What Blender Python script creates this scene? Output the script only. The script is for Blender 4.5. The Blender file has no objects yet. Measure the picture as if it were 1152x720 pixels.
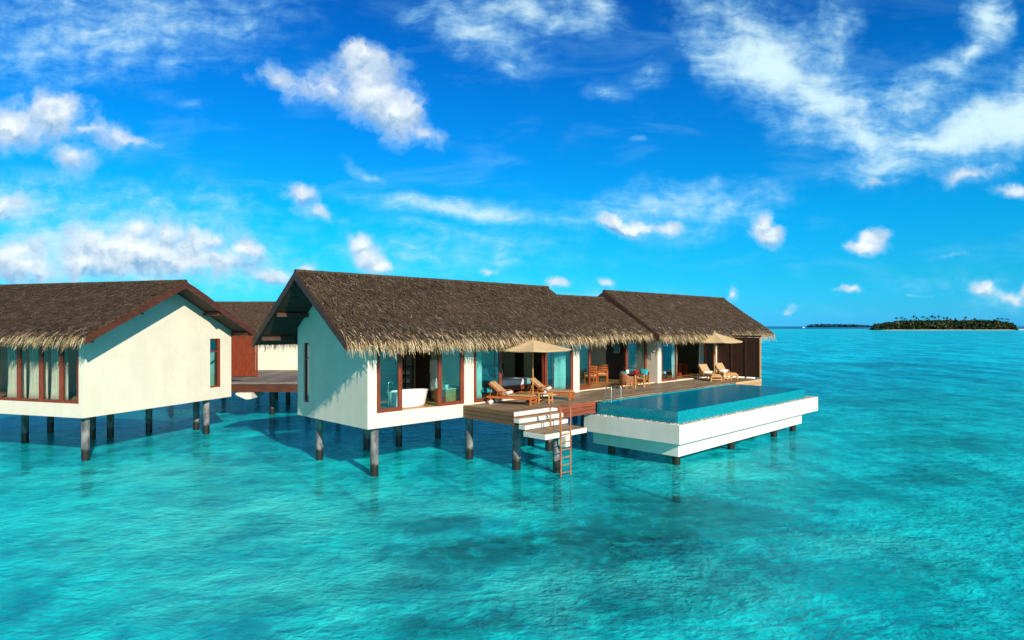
import bpy, bmesh, math, random
from mathutils import Vector, Matrix, noise as mnoise

R = math.radians
PI = math.pi
rng = random.Random(11)
scene = bpy.context.scene
COL = scene.collection

# ------------------------------------------------------------------ camera
F_PX, HORIZON, W_PX, H_PX = 715.0, 367.0, 1152.0, 720.0
CAM_H = 5.5
cam_d = bpy.data.cameras.new('camera')
cam_d.sensor_width = 36.0
cam_d.lens = 36.0 * F_PX / W_PX
cam_d.shift_y = (HORIZON - H_PX / 2) / W_PX
cam_d.clip_start = 0.1
cam_d.clip_end = 60000
cam = bpy.data.objects.new('camera', cam_d)
cam.location = (0, 0, CAM_H)
cam.rotation_euler = (R(90), 0, 0)
COL.objects.link(cam)
scene.camera = cam

# ------------------------------------------------------------------ colour management
scene.render.resolution_x, scene.render.resolution_y = 1024, 640
scene.view_settings.view_transform = 'Standard'
scene.view_settings.look = 'None'
scene.view_settings.gamma = 1.0
scene.view_settings.use_curve_mapping = False
scene.view_settings.exposure = 0.32
scene.cycles.use_denoising = True
scene.cycles.max_bounces = 8
scene.cycles.transparent_max_bounces = 12
scene.cycles.caustics_reflective = False
scene.cycles.caustics_refractive = False
scene.cycles.sample_clamp_indirect = 6.0

# ------------------------------------------------------------------ sun
TO_SUN = Vector((0.525, -0.887, 0.52)).normalized()
SUN_EL = math.asin(TO_SUN.z)
SUN_ROT = math.atan2(TO_SUN.x, TO_SUN.y)
sun_d = bpy.data.lights.new('sun', 'SUN')
sun_d.energy = 4.9
sun_d.angle = R(0.55)
sun_d.color = (1.0, 0.885, 0.71)
sun = bpy.data.objects.new('sun', sun_d)
sun.rotation_euler = (-TO_SUN).to_track_quat('-Z', 'Y').to_euler()
sun.location = (20, -30, 40)
COL.objects.link(sun)


# ------------------------------------------------------------------ node helpers
class NT:
    def __init__(self, tree):
        self.t = tree
        self.n = tree.nodes
        self.l = tree.links

    def node(self, kind, **kw):
        nd = self.n.new(kind)
        for k, v in kw.items():
            setattr(nd, k, v)
        return nd

    def put(self, sock, val):
        if hasattr(val, 'is_output'):
            self.l.new(val, sock)
        else:
            sock.default_value = val

    def m(self, op, a, b=0.0, c=0.0, clamp=False):
        nd = self.node('ShaderNodeMath', operation=op, use_clamp=clamp)
        self.put(nd.inputs[0], a)
        self.put(nd.inputs[1], b)
        self.put(nd.inputs[2], c)
        return nd.outputs[0]

    def vm(self, op, a, b=(0, 0, 0), scale=None):
        nd = self.node('ShaderNodeVectorMath', operation=op)
        self.put(nd.inputs[0], a)
        self.put(nd.inputs[1], b)
        if scale is not None:
            self.put(nd.inputs['Scale'], scale)
        return nd.outputs['Value' if op in ('LENGTH', 'DOT_PRODUCT') else 'Vector']

    def madd(self, a, b, c):
        nd = self.node('ShaderNodeVectorMath', operation='MULTIPLY_ADD')
        for i, q in enumerate((a, b, c)):
            self.put(nd.inputs[i], q)
        return nd.outputs[0]

    def mapping(self, v, loc=(0, 0, 0), rot=(0, 0, 0), scale=(1, 1, 1), kind='POINT'):
        nd = self.node('ShaderNodeMapping', vector_type=kind)
        self.put(nd.inputs['Vector'], v)
        nd.inputs['Location'].default_value = loc
        nd.inputs['Rotation'].default_value = rot
        nd.inputs['Scale'].default_value = scale
        return nd.outputs[0]

    def noise(self, v, scale=1.0, detail=4.0, rough=0.5, dist=0.0, color=False):
        nd = self.node('ShaderNodeTexNoise')
        if v is not None:
            self.put(nd.inputs['Vector'], v)
        nd.inputs['Scale'].default_value = scale
        nd.inputs['Detail'].default_value = detail
        nd.inputs['Roughness'].default_value = rough
        nd.inputs['Distortion'].default_value = dist
        return nd.outputs['Color' if color else 'Fac']

    def smooth(self, v, lo, hi, out0=0.0, out1=1.0):
        nd = self.node('ShaderNodeMapRange', interpolation_type='SMOOTHSTEP')
        self.put(nd.inputs[0], v)
        nd.inputs[1].default_value = lo
        nd.inputs[2].default_value = hi
        nd.inputs[3].default_value = out0
        nd.inputs[4].default_value = out1
        return nd.outputs[0]

    def ramp(self, v, stops, interp='LINEAR'):
        nd = self.node('ShaderNodeValToRGB')
        nd.color_ramp.interpolation = interp
        el = nd.color_ramp.elements
        while len(el) < len(stops):
            el.new(0.5)
        for e, (p, c) in zip(el, stops):
            e.position = p
            e.color = (c[0], c[1], c[2], 1)
        self.put(nd.inputs[0], v)
        return nd.outputs[0]

    def mix(self, fac, a, b, blend='MIX'):
        nd = self.node('ShaderNodeMix', data_type='RGBA', blend_type=blend)
        self.put(nd.inputs[0], fac)
        for s, v in ((nd.inputs[6], a), (nd.inputs[7], b)):
            if hasattr(v, 'is_output'):
                self.l.new(v, s)
            else:
                s.default_value = (v[0], v[1], v[2], 1)
        return nd.outputs[2]


# ------------------------------------------------------------------ sky: Nishita + clouds by direction
world = bpy.data.worlds.new('World')
scene.world = world
world.use_nodes = True
w = NT(world.node_tree)
w.n.clear()
geo = w.node('ShaderNodeTexCoord')
dirv = geo.outputs['Generated']
sep = w.node('ShaderNodeSeparateXYZ')
w.l.new(dirv, sep.inputs[0])
dx, dy, dz = sep.outputs
sky = w.node('ShaderNodeTexSky', sky_type='NISHITA')
sky.sun_disc = False
sky.sun_elevation = SUN_EL
sky.sun_rotation = SUN_ROT
sky.air_density = 1.0
sky.dust_density = 0.3
sky.ozone_density = 3.0
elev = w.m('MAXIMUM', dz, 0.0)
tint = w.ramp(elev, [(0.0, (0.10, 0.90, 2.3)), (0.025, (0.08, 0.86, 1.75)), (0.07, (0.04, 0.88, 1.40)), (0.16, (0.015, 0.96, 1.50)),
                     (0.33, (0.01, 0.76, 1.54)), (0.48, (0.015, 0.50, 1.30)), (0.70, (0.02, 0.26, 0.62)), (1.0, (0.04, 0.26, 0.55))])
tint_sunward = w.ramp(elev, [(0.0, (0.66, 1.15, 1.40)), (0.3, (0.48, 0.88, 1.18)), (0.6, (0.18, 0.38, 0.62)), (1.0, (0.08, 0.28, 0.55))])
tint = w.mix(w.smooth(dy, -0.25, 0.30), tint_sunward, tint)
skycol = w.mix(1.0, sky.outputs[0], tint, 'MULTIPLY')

# cloud plane: the sky direction projected on the vertical plane y = 1, unit about 8 degrees
ysafe = w.m('MAXIMUM', dy, 0.06)
cx_ = w.m('MULTIPLY_ADD', w.m('DIVIDE', dx, ysafe), 7.15, 5.76)
cy_ = w.m('MULTIPLY_ADD', w.m('DIVIDE', dz, ysafe), -7.15, 3.67)
comb = w.node('ShaderNodeCombineXYZ')
w.l.new(cx_, comb.inputs[0])
w.l.new(cy_, comb.inputs[1])
P = comb.outputs[0]
wob = w.vm('SUBTRACT', w.noise(P, 1.6, 2, 0.5, color=True), (0.5, 0.5, 0.5))
wob2 = w.vm('SUBTRACT', w.noise(P, 6.0, 3, 0.6, color=True), (0.5, 0.5, 0.5))
PC = w.vm('ADD', w.vm('ADD', P, w.vm('MULTIPLY', wob, (0.38, 0.30, 0))), w.vm('MULTIPLY', wob2, (0.16, 0.14, 0)))
PS = w.vm('ADD', P, w.vm('MULTIPLY', wob, (0.5, 0.32, 0)))


def field(Pv, blobs):
    out = None
    for (bx, by, rx, ry, rot, wt) in blobs:
        # each step hangs on the one before, which keeps the number of values alive at once small
        Pk = Pv if out is None else w.madd(out, (1e-9, 1e-9, 1e-9), Pv)
        v = w.mapping(Pk, (bx, by, 0), (0, 0, R(rot)), (rx, ry, 1), 'TEXTURE')
        d = w.m('MULTIPLY', w.m('SUBTRACT', 1.0, w.vm('LENGTH', v)), wt)
        out = d if out is None else w.m('SMOOTH_MAX', out, d, 0.5)
    return out


CUMULUS = [
    # big cloud over the near roof and its tail
    (3.15, 0.92, .42, .22, 22, .9), (3.72, 1.02, .48, .28, 18, 1), (4.15, .85, .42, .40, 10, 1.2), (4.05, .66, .24, .22, 0, 1.1),
    (4.2, 1.05, .60, .44, 38, 1.25), (4.45, 1.22, .48, .40, 40, 1.15), (4.75, 1.50, .34, .18, 35, .9),
    # far left cloud
    (.15, 1.45, .6, .36, 0, 1.2), (.62, 1.30, .6, .34, 5, 1.2), (1.0, 1.48, .55, .2, 10, .9), (.8, 1.82, .36, .28, 20, .8), (1.45, 1.58, .5, .09, 5, .6),
    # low bank on the left
    (.2, 2.85, .8, .32, 0, .9), (1.6, 2.85, 1.5, .40, 0, 1.15), (.3, 3.0, .9, .3, 0, 1.0), (1.0, 2.75, .6, .30, 0, .9), (1.55, 2.60, .35, .24, 0, 1.1), (1.9, 2.65, .4, .25, 0, 1.0), (2.4, 2.70, .36, .24, 0, .9), (2.75, 2.83, .28, .16, 0, 1.3),
    (2.2, 2.95, 1.1, .22, 0, 1.0), (.9, 2.95, 1.2, .32, 0, 1.0), (.05, 2.25, .4, .22, 0, .9), (.5, 2.35, .5, .12, 5, .6), (3.0, 3.08, .45, .13, 5, .8), (.4, 3.08, .8, .16, 0, .9), (3.5, 3.03, .2, .07, 5, .8),
    # middle distance
    (3.32, 2.16, .25, .14, 10, 1.0), (3.52, 2.36, .40, .13, 18, .8), (4.05, 2.72, .22, .2, 0, 1.3), (4.12, 2.84, .24, .2, 20, 1.2), (4.16, 2.94, .28, .17, 10, 1.3), (4.28, 3.02, .22, .12, 0, 1.2),
    (6.9, 2.52, .26, .12, 0, 1.1), (7.2, 2.58, .44, .13, 3, 1.2), (7.5, 2.60, .22, .1, 0, .9),
    (8.58, 2.52, .19, .22, 0, 1.2), (8.66, 2.66, .27, .19, 20, 1.3), (9.86, 2.68, .22, .17, 0, 1.2), (9.82, 2.77, .28, .14, -5, 1.3),
    (5.5, 3.08, .2, .08, 0, .7), (6.27, 3.15, .18, .09, -10, 1.0), (6.83, 3.14, .15, .07, 10, .7), (8.2, 3.32, .14, .12, 45, .8), (9.55, 3.25, .18, .06, -5, .8), (8.9, 3.48, .14, .06, 0, .7),
    (11.1, 3.28, .24, .10, 0, .8), (11.35, 3.36, .3, .11, 0, 1.0), (11.5, 3.26, .14, .1, 0, .9), (10.75, 2.88, .24, .05, 0, .35), (10.2, 3.34, .25, .04, 0, .4),
    # bright lumps inside the high cloud on the right
    (10.9, 1.95, .52, .15, -6, .8), (11.5, 2.10, .30, .10, -12, .8), (9.85, 2.05, .3, .1, 0, .45),
]
CIRRUS = [
    (1.3, .38, 2.3, .60, -8, .75), (1.3, 2.85, 2.2, .55, 4, 1.1), (.1, 2.3, .6, .3, 0, .9), (4.9, 2.9, 1.6, .35, 4, .55), (9.6, 1.2, 1.6, .7, 20, .5), (8.7, .75, .55, .35, 20, 1.9), (11.0, 1.5, 1.1, .3, -8, 1.6), (.4, .1, 1.4, .4, 0, .5), (.6, 2.15, 1.3, .28, 4, .45), (2.0, 2.35, 1.6, .2, 8, .45), (2.4, 2.2, .5, .25, 25, .5),
    (5.2, 2.33, 1.5, .15, 6, 1.0), (5.0, 2.58, .9, .12, 8, .5), (5.7, 2.72, .9, .10, 6, .4), (7.5, 2.32, 1.3, .32, -6, .8), (8.1, 2.40, .8, .28, -22, .7),
    (5.3, .35, .95, .32, 20, .85), (5.9, .15, .95, .30, 10, .85), (6.6, .1, .5, .3, 15, .9), (5.75, .72, .4, .2, 25, .55), (7.3, .85, .3, .25, 20, .5), (6.85, 1.05, .3, .12, 20, .4),
    (8.55, .65, .85, .48, 15, 1.5), (8.3, .3, .9, .5, 30, .8), (9.2, 1.05, .85, .34, 38, 1.4), (9.65, 1.5, .55, .28, 48, 1.2), (9.4, .35, .3, .65, 0, .75), (9.1, 1.4, .55, .25, 20, .6),
    (10.3, 1.15, .9, .42, -10, .85), (10.6, 1.60, 1.3, .17, -4, 1.5), (11.3, 1.38, .9, .40, -12, 1.7), (9.95, 1.85, .7, .22, -6, .9), (11.15, .15, .35, .4, 10, 1.2), (10.9, .62, .55, .18, -38, 1.0), (10.5, .95, .5, .3, -20, .6), (11.6, .8, .4, .3, -10, .8),
    (4.1, 1.95, .3, .08, 25, .6), (2.2, 1.15, .3, .06, 10, .3), (7.1, 1.62, .12, .06, 0, .6), (11.4, 3.35, .7, .18, 0, .5), (10.6, 3.2, .9, .14, 0, .3), (6.8, 3.3, 1.2, .12, 0, .35),
]
fc = field(PC, CUMULUS)
fup = field(w.vm('ADD', PC, (-0.03, -0.10, 0)), CUMULUS)
PB = w.vm('ADD', P, w.vm('MULTIPLY', wob2, (0.22, 0.18, 0)))
fbm = w.noise(PB, 2.6, 9, 0.60, 0.2)
fbm_s = w.noise(w.vm('ADD', PB, (-0.05, 0.09, 0)), 2.6, 5, 0.55, 0.2)
fbm_0 = w.noise(PB, 2.6, 5, 0.55, 0.2)
fn_ = w.m('MULTIPLY', w.m('SUBTRACT', fbm, 0.53), 2.1)
raw = w.m('ADD', w.m('MULTIPLY', fc, 1.0), fn_)
dens_c = w.m('MULTIPLY', w.smooth(raw, -0.12, 0.85), w.smooth(fc, -0.40, 0.25))
relief = w.smooth(w.m('SUBTRACT', fbm_s, fbm_0), -0.17, 0.13)
under = w.smooth(w.m('SUBTRACT', fc, fup), -0.50, 0.32)
core = w.smooth(raw, 0.1, 1.0)
light = w.m('MULTIPLY_ADD', under, 0.50, w.m('MULTIPLY', relief, 0.50))
light = w.m('MULTIPLY', light, w.m('MULTIPLY_ADD', core, 0.25, 0.80))

fs = field(PS, [(a, b, c * 1.18, d * 1.18, e, f) for (a, b, c, d, e, f) in CIRRUS])
Pst = w.mapping(PS, (0, 0, 0), (0, 0, R(-14)), (1.2, 3.6, 1))
streak = w.noise(Pst, 1.6, 8, 0.62, 0.25)
mott = w.noise(P, 4.5, 6, 0.62, 0.2)
tex = w.m('ADD', w.m('MULTIPLY', streak, 0.6), w.m('MULTIPLY', mott, 0.4))
dens_s = w.smooth(w.m('ADD', fs, w.m('MULTIPLY', w.m('SUBTRACT', tex, 0.53), 2.5)), -0.20, 1.45)
dens_s = w.m('MULTIPLY', dens_s, w.smooth(fs, -0.1, 0.35))
base_streak = w.m('MULTIPLY', w.smooth(w.noise(w.mapping(P, (3, 1, 0), (0, 0, R(6)), (0.7, 2.4, 1)), 0.9, 6, 0.6, 0.5), 0.5, 0.8), 0.20)
dens_s = w.m('MAXIMUM', dens_s, base_streak)

cloud_hi = (9.2, 9.8, 10.0)
cloud_lo = (1.5, 3.9, 6.6)
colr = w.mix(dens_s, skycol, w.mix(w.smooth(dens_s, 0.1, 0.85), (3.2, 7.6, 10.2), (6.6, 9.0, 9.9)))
cum = w.mix(light, cloud_lo, cloud_hi)
cum = w.mix(w.smooth(dens_c, 0.0, 0.8), (3.6, 7.6, 10.2), cum)
colr = w.mix(w.m('MULTIPLY', dens_c, 0.95), colr, cum)
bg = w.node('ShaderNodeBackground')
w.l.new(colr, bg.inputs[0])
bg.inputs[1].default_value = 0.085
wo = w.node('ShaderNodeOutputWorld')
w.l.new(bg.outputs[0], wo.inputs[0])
world.cycles.sampling_method = 'MANUAL'
world.cycles.sample_map_resolution = 512


# ------------------------------------------------------------------ mesh builder
class MB:
    def __init__(self):
        self.v, self.f = [], []

    def add(self, vs, fs, M=None):
        o = len(self.v)
        if M is not None:
            vs = [M @ Vector(p) for p in vs]
        self.v.extend([tuple(p) for p in vs])
        self.f.extend([tuple(i + o for i in q) for q in fs])
        return self

    def box(self, x0, x1, y0, y1, z0, z1, M=None, bev=0.0):
        if bev > 0:
            b = bev
            vs, fs = [], []
            # chamfered box: 24 vertices
            def c(x, y, z):
                return (x, y, z)
            xs, ys, zs = (x0, x1), (y0, y1), (z0, z1)
            idx = {}
            for i in (0, 1):
                for j in (0, 1):
                    for k in (0, 1):
                        x, y, z = xs[i], ys[j], zs[k]
                        ix = x + (b if i == 0 else -b)
                        iy = y + (b if j == 0 else -b)
                        iz = z + (b if k == 0 else -b)
                        for ax, p in (('x', (x, iy, iz)), ('y', (ix, y, iz)), ('z', (ix, iy, z))):
                            idx[(i, j, k, ax)] = len(vs)
                            vs.append(p)
            g = lambda i, j, k, a: idx[(i, j, k, a)]
            for i in (0, 1):
                fs.append((g(i, 0, 0, 'x'), g(i, 1, 0, 'x'), g(i, 1, 1, 'x'), g(i, 0, 1, 'x')))
                fs.append((g(0, i, 0, 'y'), g(1, i, 0, 'y'), g(1, i, 1, 'y'), g(0, i, 1, 'y')))
                fs.append((g(0, 0, i, 'z'), g(1, 0, i, 'z'), g(1, 1, i, 'z'), g(0, 1, i, 'z')))
            for i in (0, 1):
                for j in (0, 1):
                    fs.append((g(i, j, 0, 'x'), g(i, j, 1, 'x'), g(i, j, 1, 'y'), g(i, j, 0, 'y')))
                    fs.append((g(i, 0, j, 'x'), g(i, 1, j, 'x'), g(i, 1, j, 'z'), g(i, 0, j, 'z')))
                    fs.append((g(0, i, j, 'y'), g(1, i, j, 'y'), g(1, i, j, 'z'), g(0, i, j, 'z')))
                    for k in (0, 1):
                        fs.append((g(i, j, k, 'x'), g(i, j, k, 'y'), g(i, j, k, 'z')))
            return self.add(vs, fs, M)
        vs = [(x0, y0, z0), (x1, y0, z0), (x1, y1, z0), (x0, y1, z0), (x0, y0, z1), (x1, y0, z1), (x1, y1, z1), (x0, y1, z1)]
        fs = [(0, 3, 2, 1), (4, 5, 6, 7), (0, 1, 5, 4), (1, 2, 6, 5), (2, 3, 7, 6), (3, 0, 4, 7)]
        return self.add(vs, fs, M)

    def prism(self, poly, axis, c0, c1, M=None):
        """poly: list of 2D points, extruded along axis ('x': points are (y,z); 'y': (x,z); 'z': (x,y))"""
        n = len(poly)
        def p3(q, c):
            return {'x': (c, q[0], q[1]), 'y': (q[0], c, q[1]), 'z': (q[0], q[1], c)}[axis]
        vs = [p3(q, c0) for q in poly] + [p3(q, c1) for q in poly]
        fs = [tuple(range(n)), tuple(range(2 * n - 1, n - 1, -1))]
        fs += [(i, (i + 1) % n, n + (i + 1) % n, n + i) for i in range(n)]
        return self.add(vs, fs, M)

    def tube(self, pts, r, n=8, cap=True, M=None, radii=None):
        pts = [Vector(p) for p in pts]
        vs, fs = [], []
        up = Vector((0, 0, 1))
        prev = None
        for i, p in enumerate(pts):
            t = (pts[min(i + 1, len(pts) - 1)] - pts[max(i - 1, 0)]).normalized()
            if prev is None:
                a = t.cross(up)
                if a.length < 1e-3:
                    a = t.cross(Vector((1, 0, 0)))
            else:
                a = prev - t * prev.dot(t)
            a.normalize()
            prev = a
            b = t.cross(a)
            rr = radii[i] if radii else r
            for k in range(n):
                an = 2 * PI * k / n
                vs.append(p + (a * math.cos(an) + b * math.sin(an)) * rr)
        for i in range(len(pts) - 1):
            for k in range(n):
                k2 = (k + 1) % n
                fs.append((i * n + k, i * n + k2, (i + 1) * n + k2, (i + 1) * n + k))
        if cap:
            fs.append(tuple(range(n - 1, -1, -1)))
            o = (len(pts) - 1) * n
            fs.append(tuple(range(o, o + n)))
        return self.add(vs, fs, M)

    def lathe(self, prof, n=24, c=(0, 0, 0), M=None, closed=False, sx=1.0, sy=1.0):
        vs, fs = [], []
        for (r, z) in prof:
            for k in range(n):
                an = 2 * PI * k / n
                vs.append((c[0] + r * sx * math.cos(an), c[1] + r * sy * math.sin(an), c[2] + z))
        m = len(prof)
        for i in range(m - 1):
            for k in range(n):
                k2 = (k + 1) % n
                fs.append((i * n + k, i * n + k2, (i + 1) * n + k2, (i + 1) * n + k))
        if not closed:
            fs.append(tuple(range(n - 1, -1, -1)))
            fs.append(tuple(range((m - 1) * n, m * n)))
        else:
            for k in range(n):
                k2 = (k + 1) % n
                fs.append(((m - 1) * n + k, (m - 1) * n + k2, k2, k))
        return self.add(vs, fs, M)

    def sheet(self, fn, nu, nv, M=None):
        vs = [fn(i / nu, j / nv) for i in range(nu + 1) for j in range(nv + 1)]
        fs = [(i * (nv + 1) + j, (i + 1) * (nv + 1) + j, (i + 1) * (nv + 1) + j + 1, i * (nv + 1) + j + 1) for i in range(nu) for j in range(nv)]
        return self.add(vs, fs, M)

    def build(self, name, mat, parent=None, smooth=None, recalc=True, solid=0.0):
        me = bpy.data.meshes.new(name)
        me.from_pydata(self.v, [], self.f)
        if recalc:
            bm = bmesh.new()
            bm.from_mesh(me)
            bmesh.ops.recalc_face_normals(bm, faces=bm.faces)
            bm.to_mesh(me)
            bm.free()
        for m_ in (mat if isinstance(mat, (list, tuple)) else [mat]):
            me.materials.append(m_)
        if smooth is not None:
            for p in me.polygons:
                p.use_smooth = True
            me.set_sharp_from_angle(angle=R(smooth))
        o = bpy.data.objects.new(name, me)
        COL.objects.link(o)
        if parent is not None:
            o.parent = parent
        if solid:
            md = o.modifiers.new('solidify', 'SOLIDIFY')
            md.thickness = solid
            md.offset = 0
        return o


def tag(o, label=None, cat=None, group=None, kind=None):
    if label:
        o['label'] = label
    if cat:
        o['category'] = cat
    if group:
        o['group'] = group
    if kind:
        o['kind'] = kind
    return o


def empty(name, loc, rz=0.0, label=None, cat=None, group=None):
    o = bpy.data.objects.new(name, None)
    COL.objects.link(o)
    o.location = loc
    o.rotation_euler = (0, 0, rz)
    return tag(o, label, cat, group)


def copy_tree(o, parent=None):
    c = o.copy()
    COL.objects.link(c)
    if parent is not None:
        c.parent = parent
    for ch in [x for x in KIDS.get(o.name, [])]:
        copy_tree(ch, c)
    return c


KIDS = {}


def index_kids():
    KIDS.clear()
    for o in list(COL.objects):
        if o.parent:
            KIDS.setdefault(o.parent.name, []).append(o)


# ------------------------------------------------------------------ materials
def new_mat(name):
    m = bpy.data.materials.new(name)
    m.use_nodes = True
    t = NT(m.node_tree)
    bsdf = [n for n in t.n if n.type == 'BSDF_PRINCIPLED'][0]
    return m, t, bsdf


def simple(name, col, rough=0.6, var=0.15, vscale=3.0, bump=0.0, bscale=20.0, metal=0.0, spec=0.5, stretch=(1, 1, 1), island=0.0, trans=0.0):
    m, t, b = new_mat(name)
    tc = t.node('ShaderNodeTexCoord').outputs['Object']
    v = t.mapping(tc, scale=stretch)
    c2 = tuple(max(0, c * (1 - var)) for c in col)
    c3 = tuple(min(1, c * (1 + var)) for c in col)
    n = t.noise(v, vscale, 5, 0.6)
    c = t.mix(t.smooth(n, 0.3, 0.7), c2, c3)
    if island:
        g = t.node('ShaderNodeNewGeometry').outputs['Random Per Island']
        c = t.mix(1.0, c, t.ramp(g, [(0, (1 - island,) * 3), (1, (1 + island,) * 3)]), 'MULTIPLY')
    t.put(b.inputs['Base Color'], c)
    b.inputs['Roughness'].default_value = rough
    b.inputs['Metallic'].default_value = metal
    b.inputs['Specular IOR Level'].default_value = spec
    if bump:
        bn = t.node('ShaderNodeBump')
        bn.inputs['Strength'].default_value = 0.6
        bn.inputs['Distance'].default_value = bump
        t.put(bn.inputs['Height'], t.noise(v, bscale, 5, 0.6))
        t.l.new(bn.outputs[0], b.inputs['Normal'])
    return m


M_ = {}
# rendered walls, with faint vertical weathering
def stucco(name, col):
    m, t, b = new_mat(name)
    tc = t.node('ShaderNodeTexCoord').outputs['Object']
    n1 = t.noise(tc, 0.9, 5, 0.6)
    n2 = t.noise(t.mapping(tc, scale=(3, 3, 0.35)), 1.6, 5, 0.65)
    c = t.mix(t.smooth(n1, 0.3, 0.75), tuple(x * 0.88 for x in col), col)
    c = t.mix(w_ := t.smooth(n2, 0.52, 0.80, 0, 0.42), c, tuple(x * y for x, y in zip(col, (0.74, 0.72, 0.66))))
    t.put(b.inputs['Base Color'], c)
    b.inputs['Roughness'].default_value = 0.85
    bn = t.node('ShaderNodeBump')
    bn.inputs['Strength'].default_value = 0.35
    bn.inputs['Distance'].default_value = 0.01
    t.put(bn.inputs['Height'], t.noise(tc, 14, 6, 0.65))
    t.l.new(bn.outputs[0], b.inputs['Normal'])
    return m


M_['stucco'] = stucco('white_render', (0.78, 0.735, 0.60))
M_['pool_white'] = stucco('white_concrete', (0.80, 0.77, 0.68))
M_['inner_wall'] = simple('beige_plaster', (0.62, 0.54, 0.40), 0.9, 0.06, 1.5)
M_['redwood'] = simple('red_stained_timber', (0.20, 0.036, 0.012), 0.45, 0.35, 3, 0.003, 12, stretch=(6, 6, 0.7))
M_['darkwood'] = simple('dark_stained_timber', (0.045, 0.018, 0.010), 0.55, 0.4, 3, 0.004, 10, stretch=(4, 4, 0.6))
M_['rakewood'] = simple('brown_barge_board_timber', (0.06, 0.026, 0.015), 0.6, 0.3, 2, 0.004, 10, stretch=(1, 1, 4))
M_['rakered'] = simple('reddish_barge_board_timber', (0.085, 0.025, 0.011), 0.55, 0.3, 2, 0.004, 10, stretch=(1, 1, 4))
M_['teak'] = simple('orange_teak', (0.46, 0.12, 0.022), 0.45, 0.25, 4, 0.002, 14, stretch=(1, 5, 5))
M_['paleteak'] = simple('pale_golden_teak', (0.58, 0.29, 0.09), 0.5, 0.22, 4, 0.002, 14, stretch=(1, 5, 5))
M_['tan_cloth'] = simple('tan_cushion_cloth', (0.40, 0.25, 0.12), 0.95, 0.12, 6, 0.002, 60)
M_['beige_cloth'] = simple('beige_cushion_cloth', (0.52, 0.36, 0.19), 0.95, 0.10, 6, 0.002, 60)
M_['canopy'] = simple('sand_canvas', (0.60, 0.43, 0.23), 0.9, 0.08, 2.5, 0.003, 30)
M_['white_cloth'] = simple('white_cotton', (0.80, 0.80, 0.80), 0.95, 0.05, 4, 0.004, 25)
M_['linen'] = simple('white_bed_linen', (0.70, 0.74, 0.82), 0.95, 0.05, 3, 0.01, 6)
M_['sheer'] = simple('white_sheer_curtain', (0.78, 0.82, 0.76), 0.95, 0.05, 3)
M_['grey_curtain'] = simple('grey_curtain', (0.50, 0.44, 0.35), 0.95, 0.12, 2)
M_['teal_cloth'] = simple('turquoise_cushion_cloth', (0.01, 0.42, 0.47), 0.9, 0.12, 8, 0.002, 40)
M_['wicker'] = simple('brown_wicker', (0.30, 0.12, 0.045), 0.6, 0.4, 30, 0.004, 60, stretch=(1, 1, 3))
M_['porcelain'] = simple('white_porcelain', (0.85, 0.84, 0.80), 0.12, 0.02, 2)
M_['chrome'] = simple('polished_steel', (0.80, 0.80, 0.80), 0.14, 0.03, 4, metal=1.0)
M_['copper'] = simple('weathered_orange_paint_on_steel', (0.42, 0.14, 0.05), 0.5, 0.4, 12, 0.002, 40)
M_['red'] = simple('red_ceramic', (0.55, 0.02, 0.02), 0.35, 0.1, 4)
M_['leafgreen'] = simple('green_leaf', (0.06, 0.18, 0.03), 0.55, 0.4, 8, island=0.4)
M_['flower'] = simple('yellow_green_petal', (0.35, 0.42, 0.04), 0.6, 0.3, 10, island=0.3)
M_['lampshade'] = simple('cream_lamp_shade', (0.75, 0.66, 0.5), 0.9, 0.04, 3)
M_['picture'] = None
M_['stone_pebble'] = simple('pale_pebble', (0.45, 0.43, 0.38), 0.7, 0.3, 12, island=0.55)
M_['boat_white'] = simple('white_gelcoat', (0.8, 0.8, 0.8), 0.3, 0.04, 2)
M_['black'] = simple('black_frame', (0.015, 0.014, 0.013), 0.5, 0.2, 4)


def picture_mat():
    m, t, b = new_mat('abstract_blue_grey_print')
    tc = t.node('ShaderNodeTexCoord').outputs['Object']
    n = t.noise(tc, 3.5, 3, 0.5, 0.8)
    c = t.ramp(n, [(0.3, (0.05, 0.06, 0.07)), (0.45, (0.12, 0.25, 0.30)), (0.55, (0.55, 0.58, 0.55)), (0.7, (0.2, 0.3, 0.33))])
    t.put(b.inputs['Base Color'], c)
    b.inputs['Roughness'].default_value = 0.4
    return m


M_['picture'] = picture_mat()


def glass_mat(name, tint, add):
    m, t, b = new_mat(name)
    t.n.remove(b)
    out = [n for n in t.n if n.type == 'OUTPUT_MATERIAL'][0]
    tr = t.node('ShaderNodeBsdfTransparent')
    tr.inputs[0].default_value = tint + (1,)
    gl = t.node('ShaderNodeBsdfGlossy')
    gl.inputs['Color'].default_value = (0.8, 0.97, 1, 1)
    gl.inputs['Roughness'].default_value = 0.02
    fr = t.node('ShaderNodeFresnel')
    fr.inputs[0].default_value = 1.6
    front = t.m('SUBTRACT', 1.0, t.node('ShaderNodeNewGeometry').outputs['Backfacing'])
    fac = t.m('MULTIPLY', t.m('ADD', t.m('MULTIPLY', fr.outputs[0], 0.6), add, clamp=True), front)
    mx = t.node('ShaderNodeMixShader')
    t.put(mx.inputs[0], fac)
    t.l.new(tr.outputs[0], mx.inputs[1])
    t.l.new(gl.outputs[0], mx.inputs[2])
    t.l.new(mx.outputs[0], out.inputs[0])
    return m


M_['glass'] = glass_mat('teal_window_glass', (0.70, 0.95, 0.95), 0.17)
M_['clear_glass'] = glass_mat('clear_window_glass', (0.90, 0.96, 0.95), 0.0)


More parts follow.
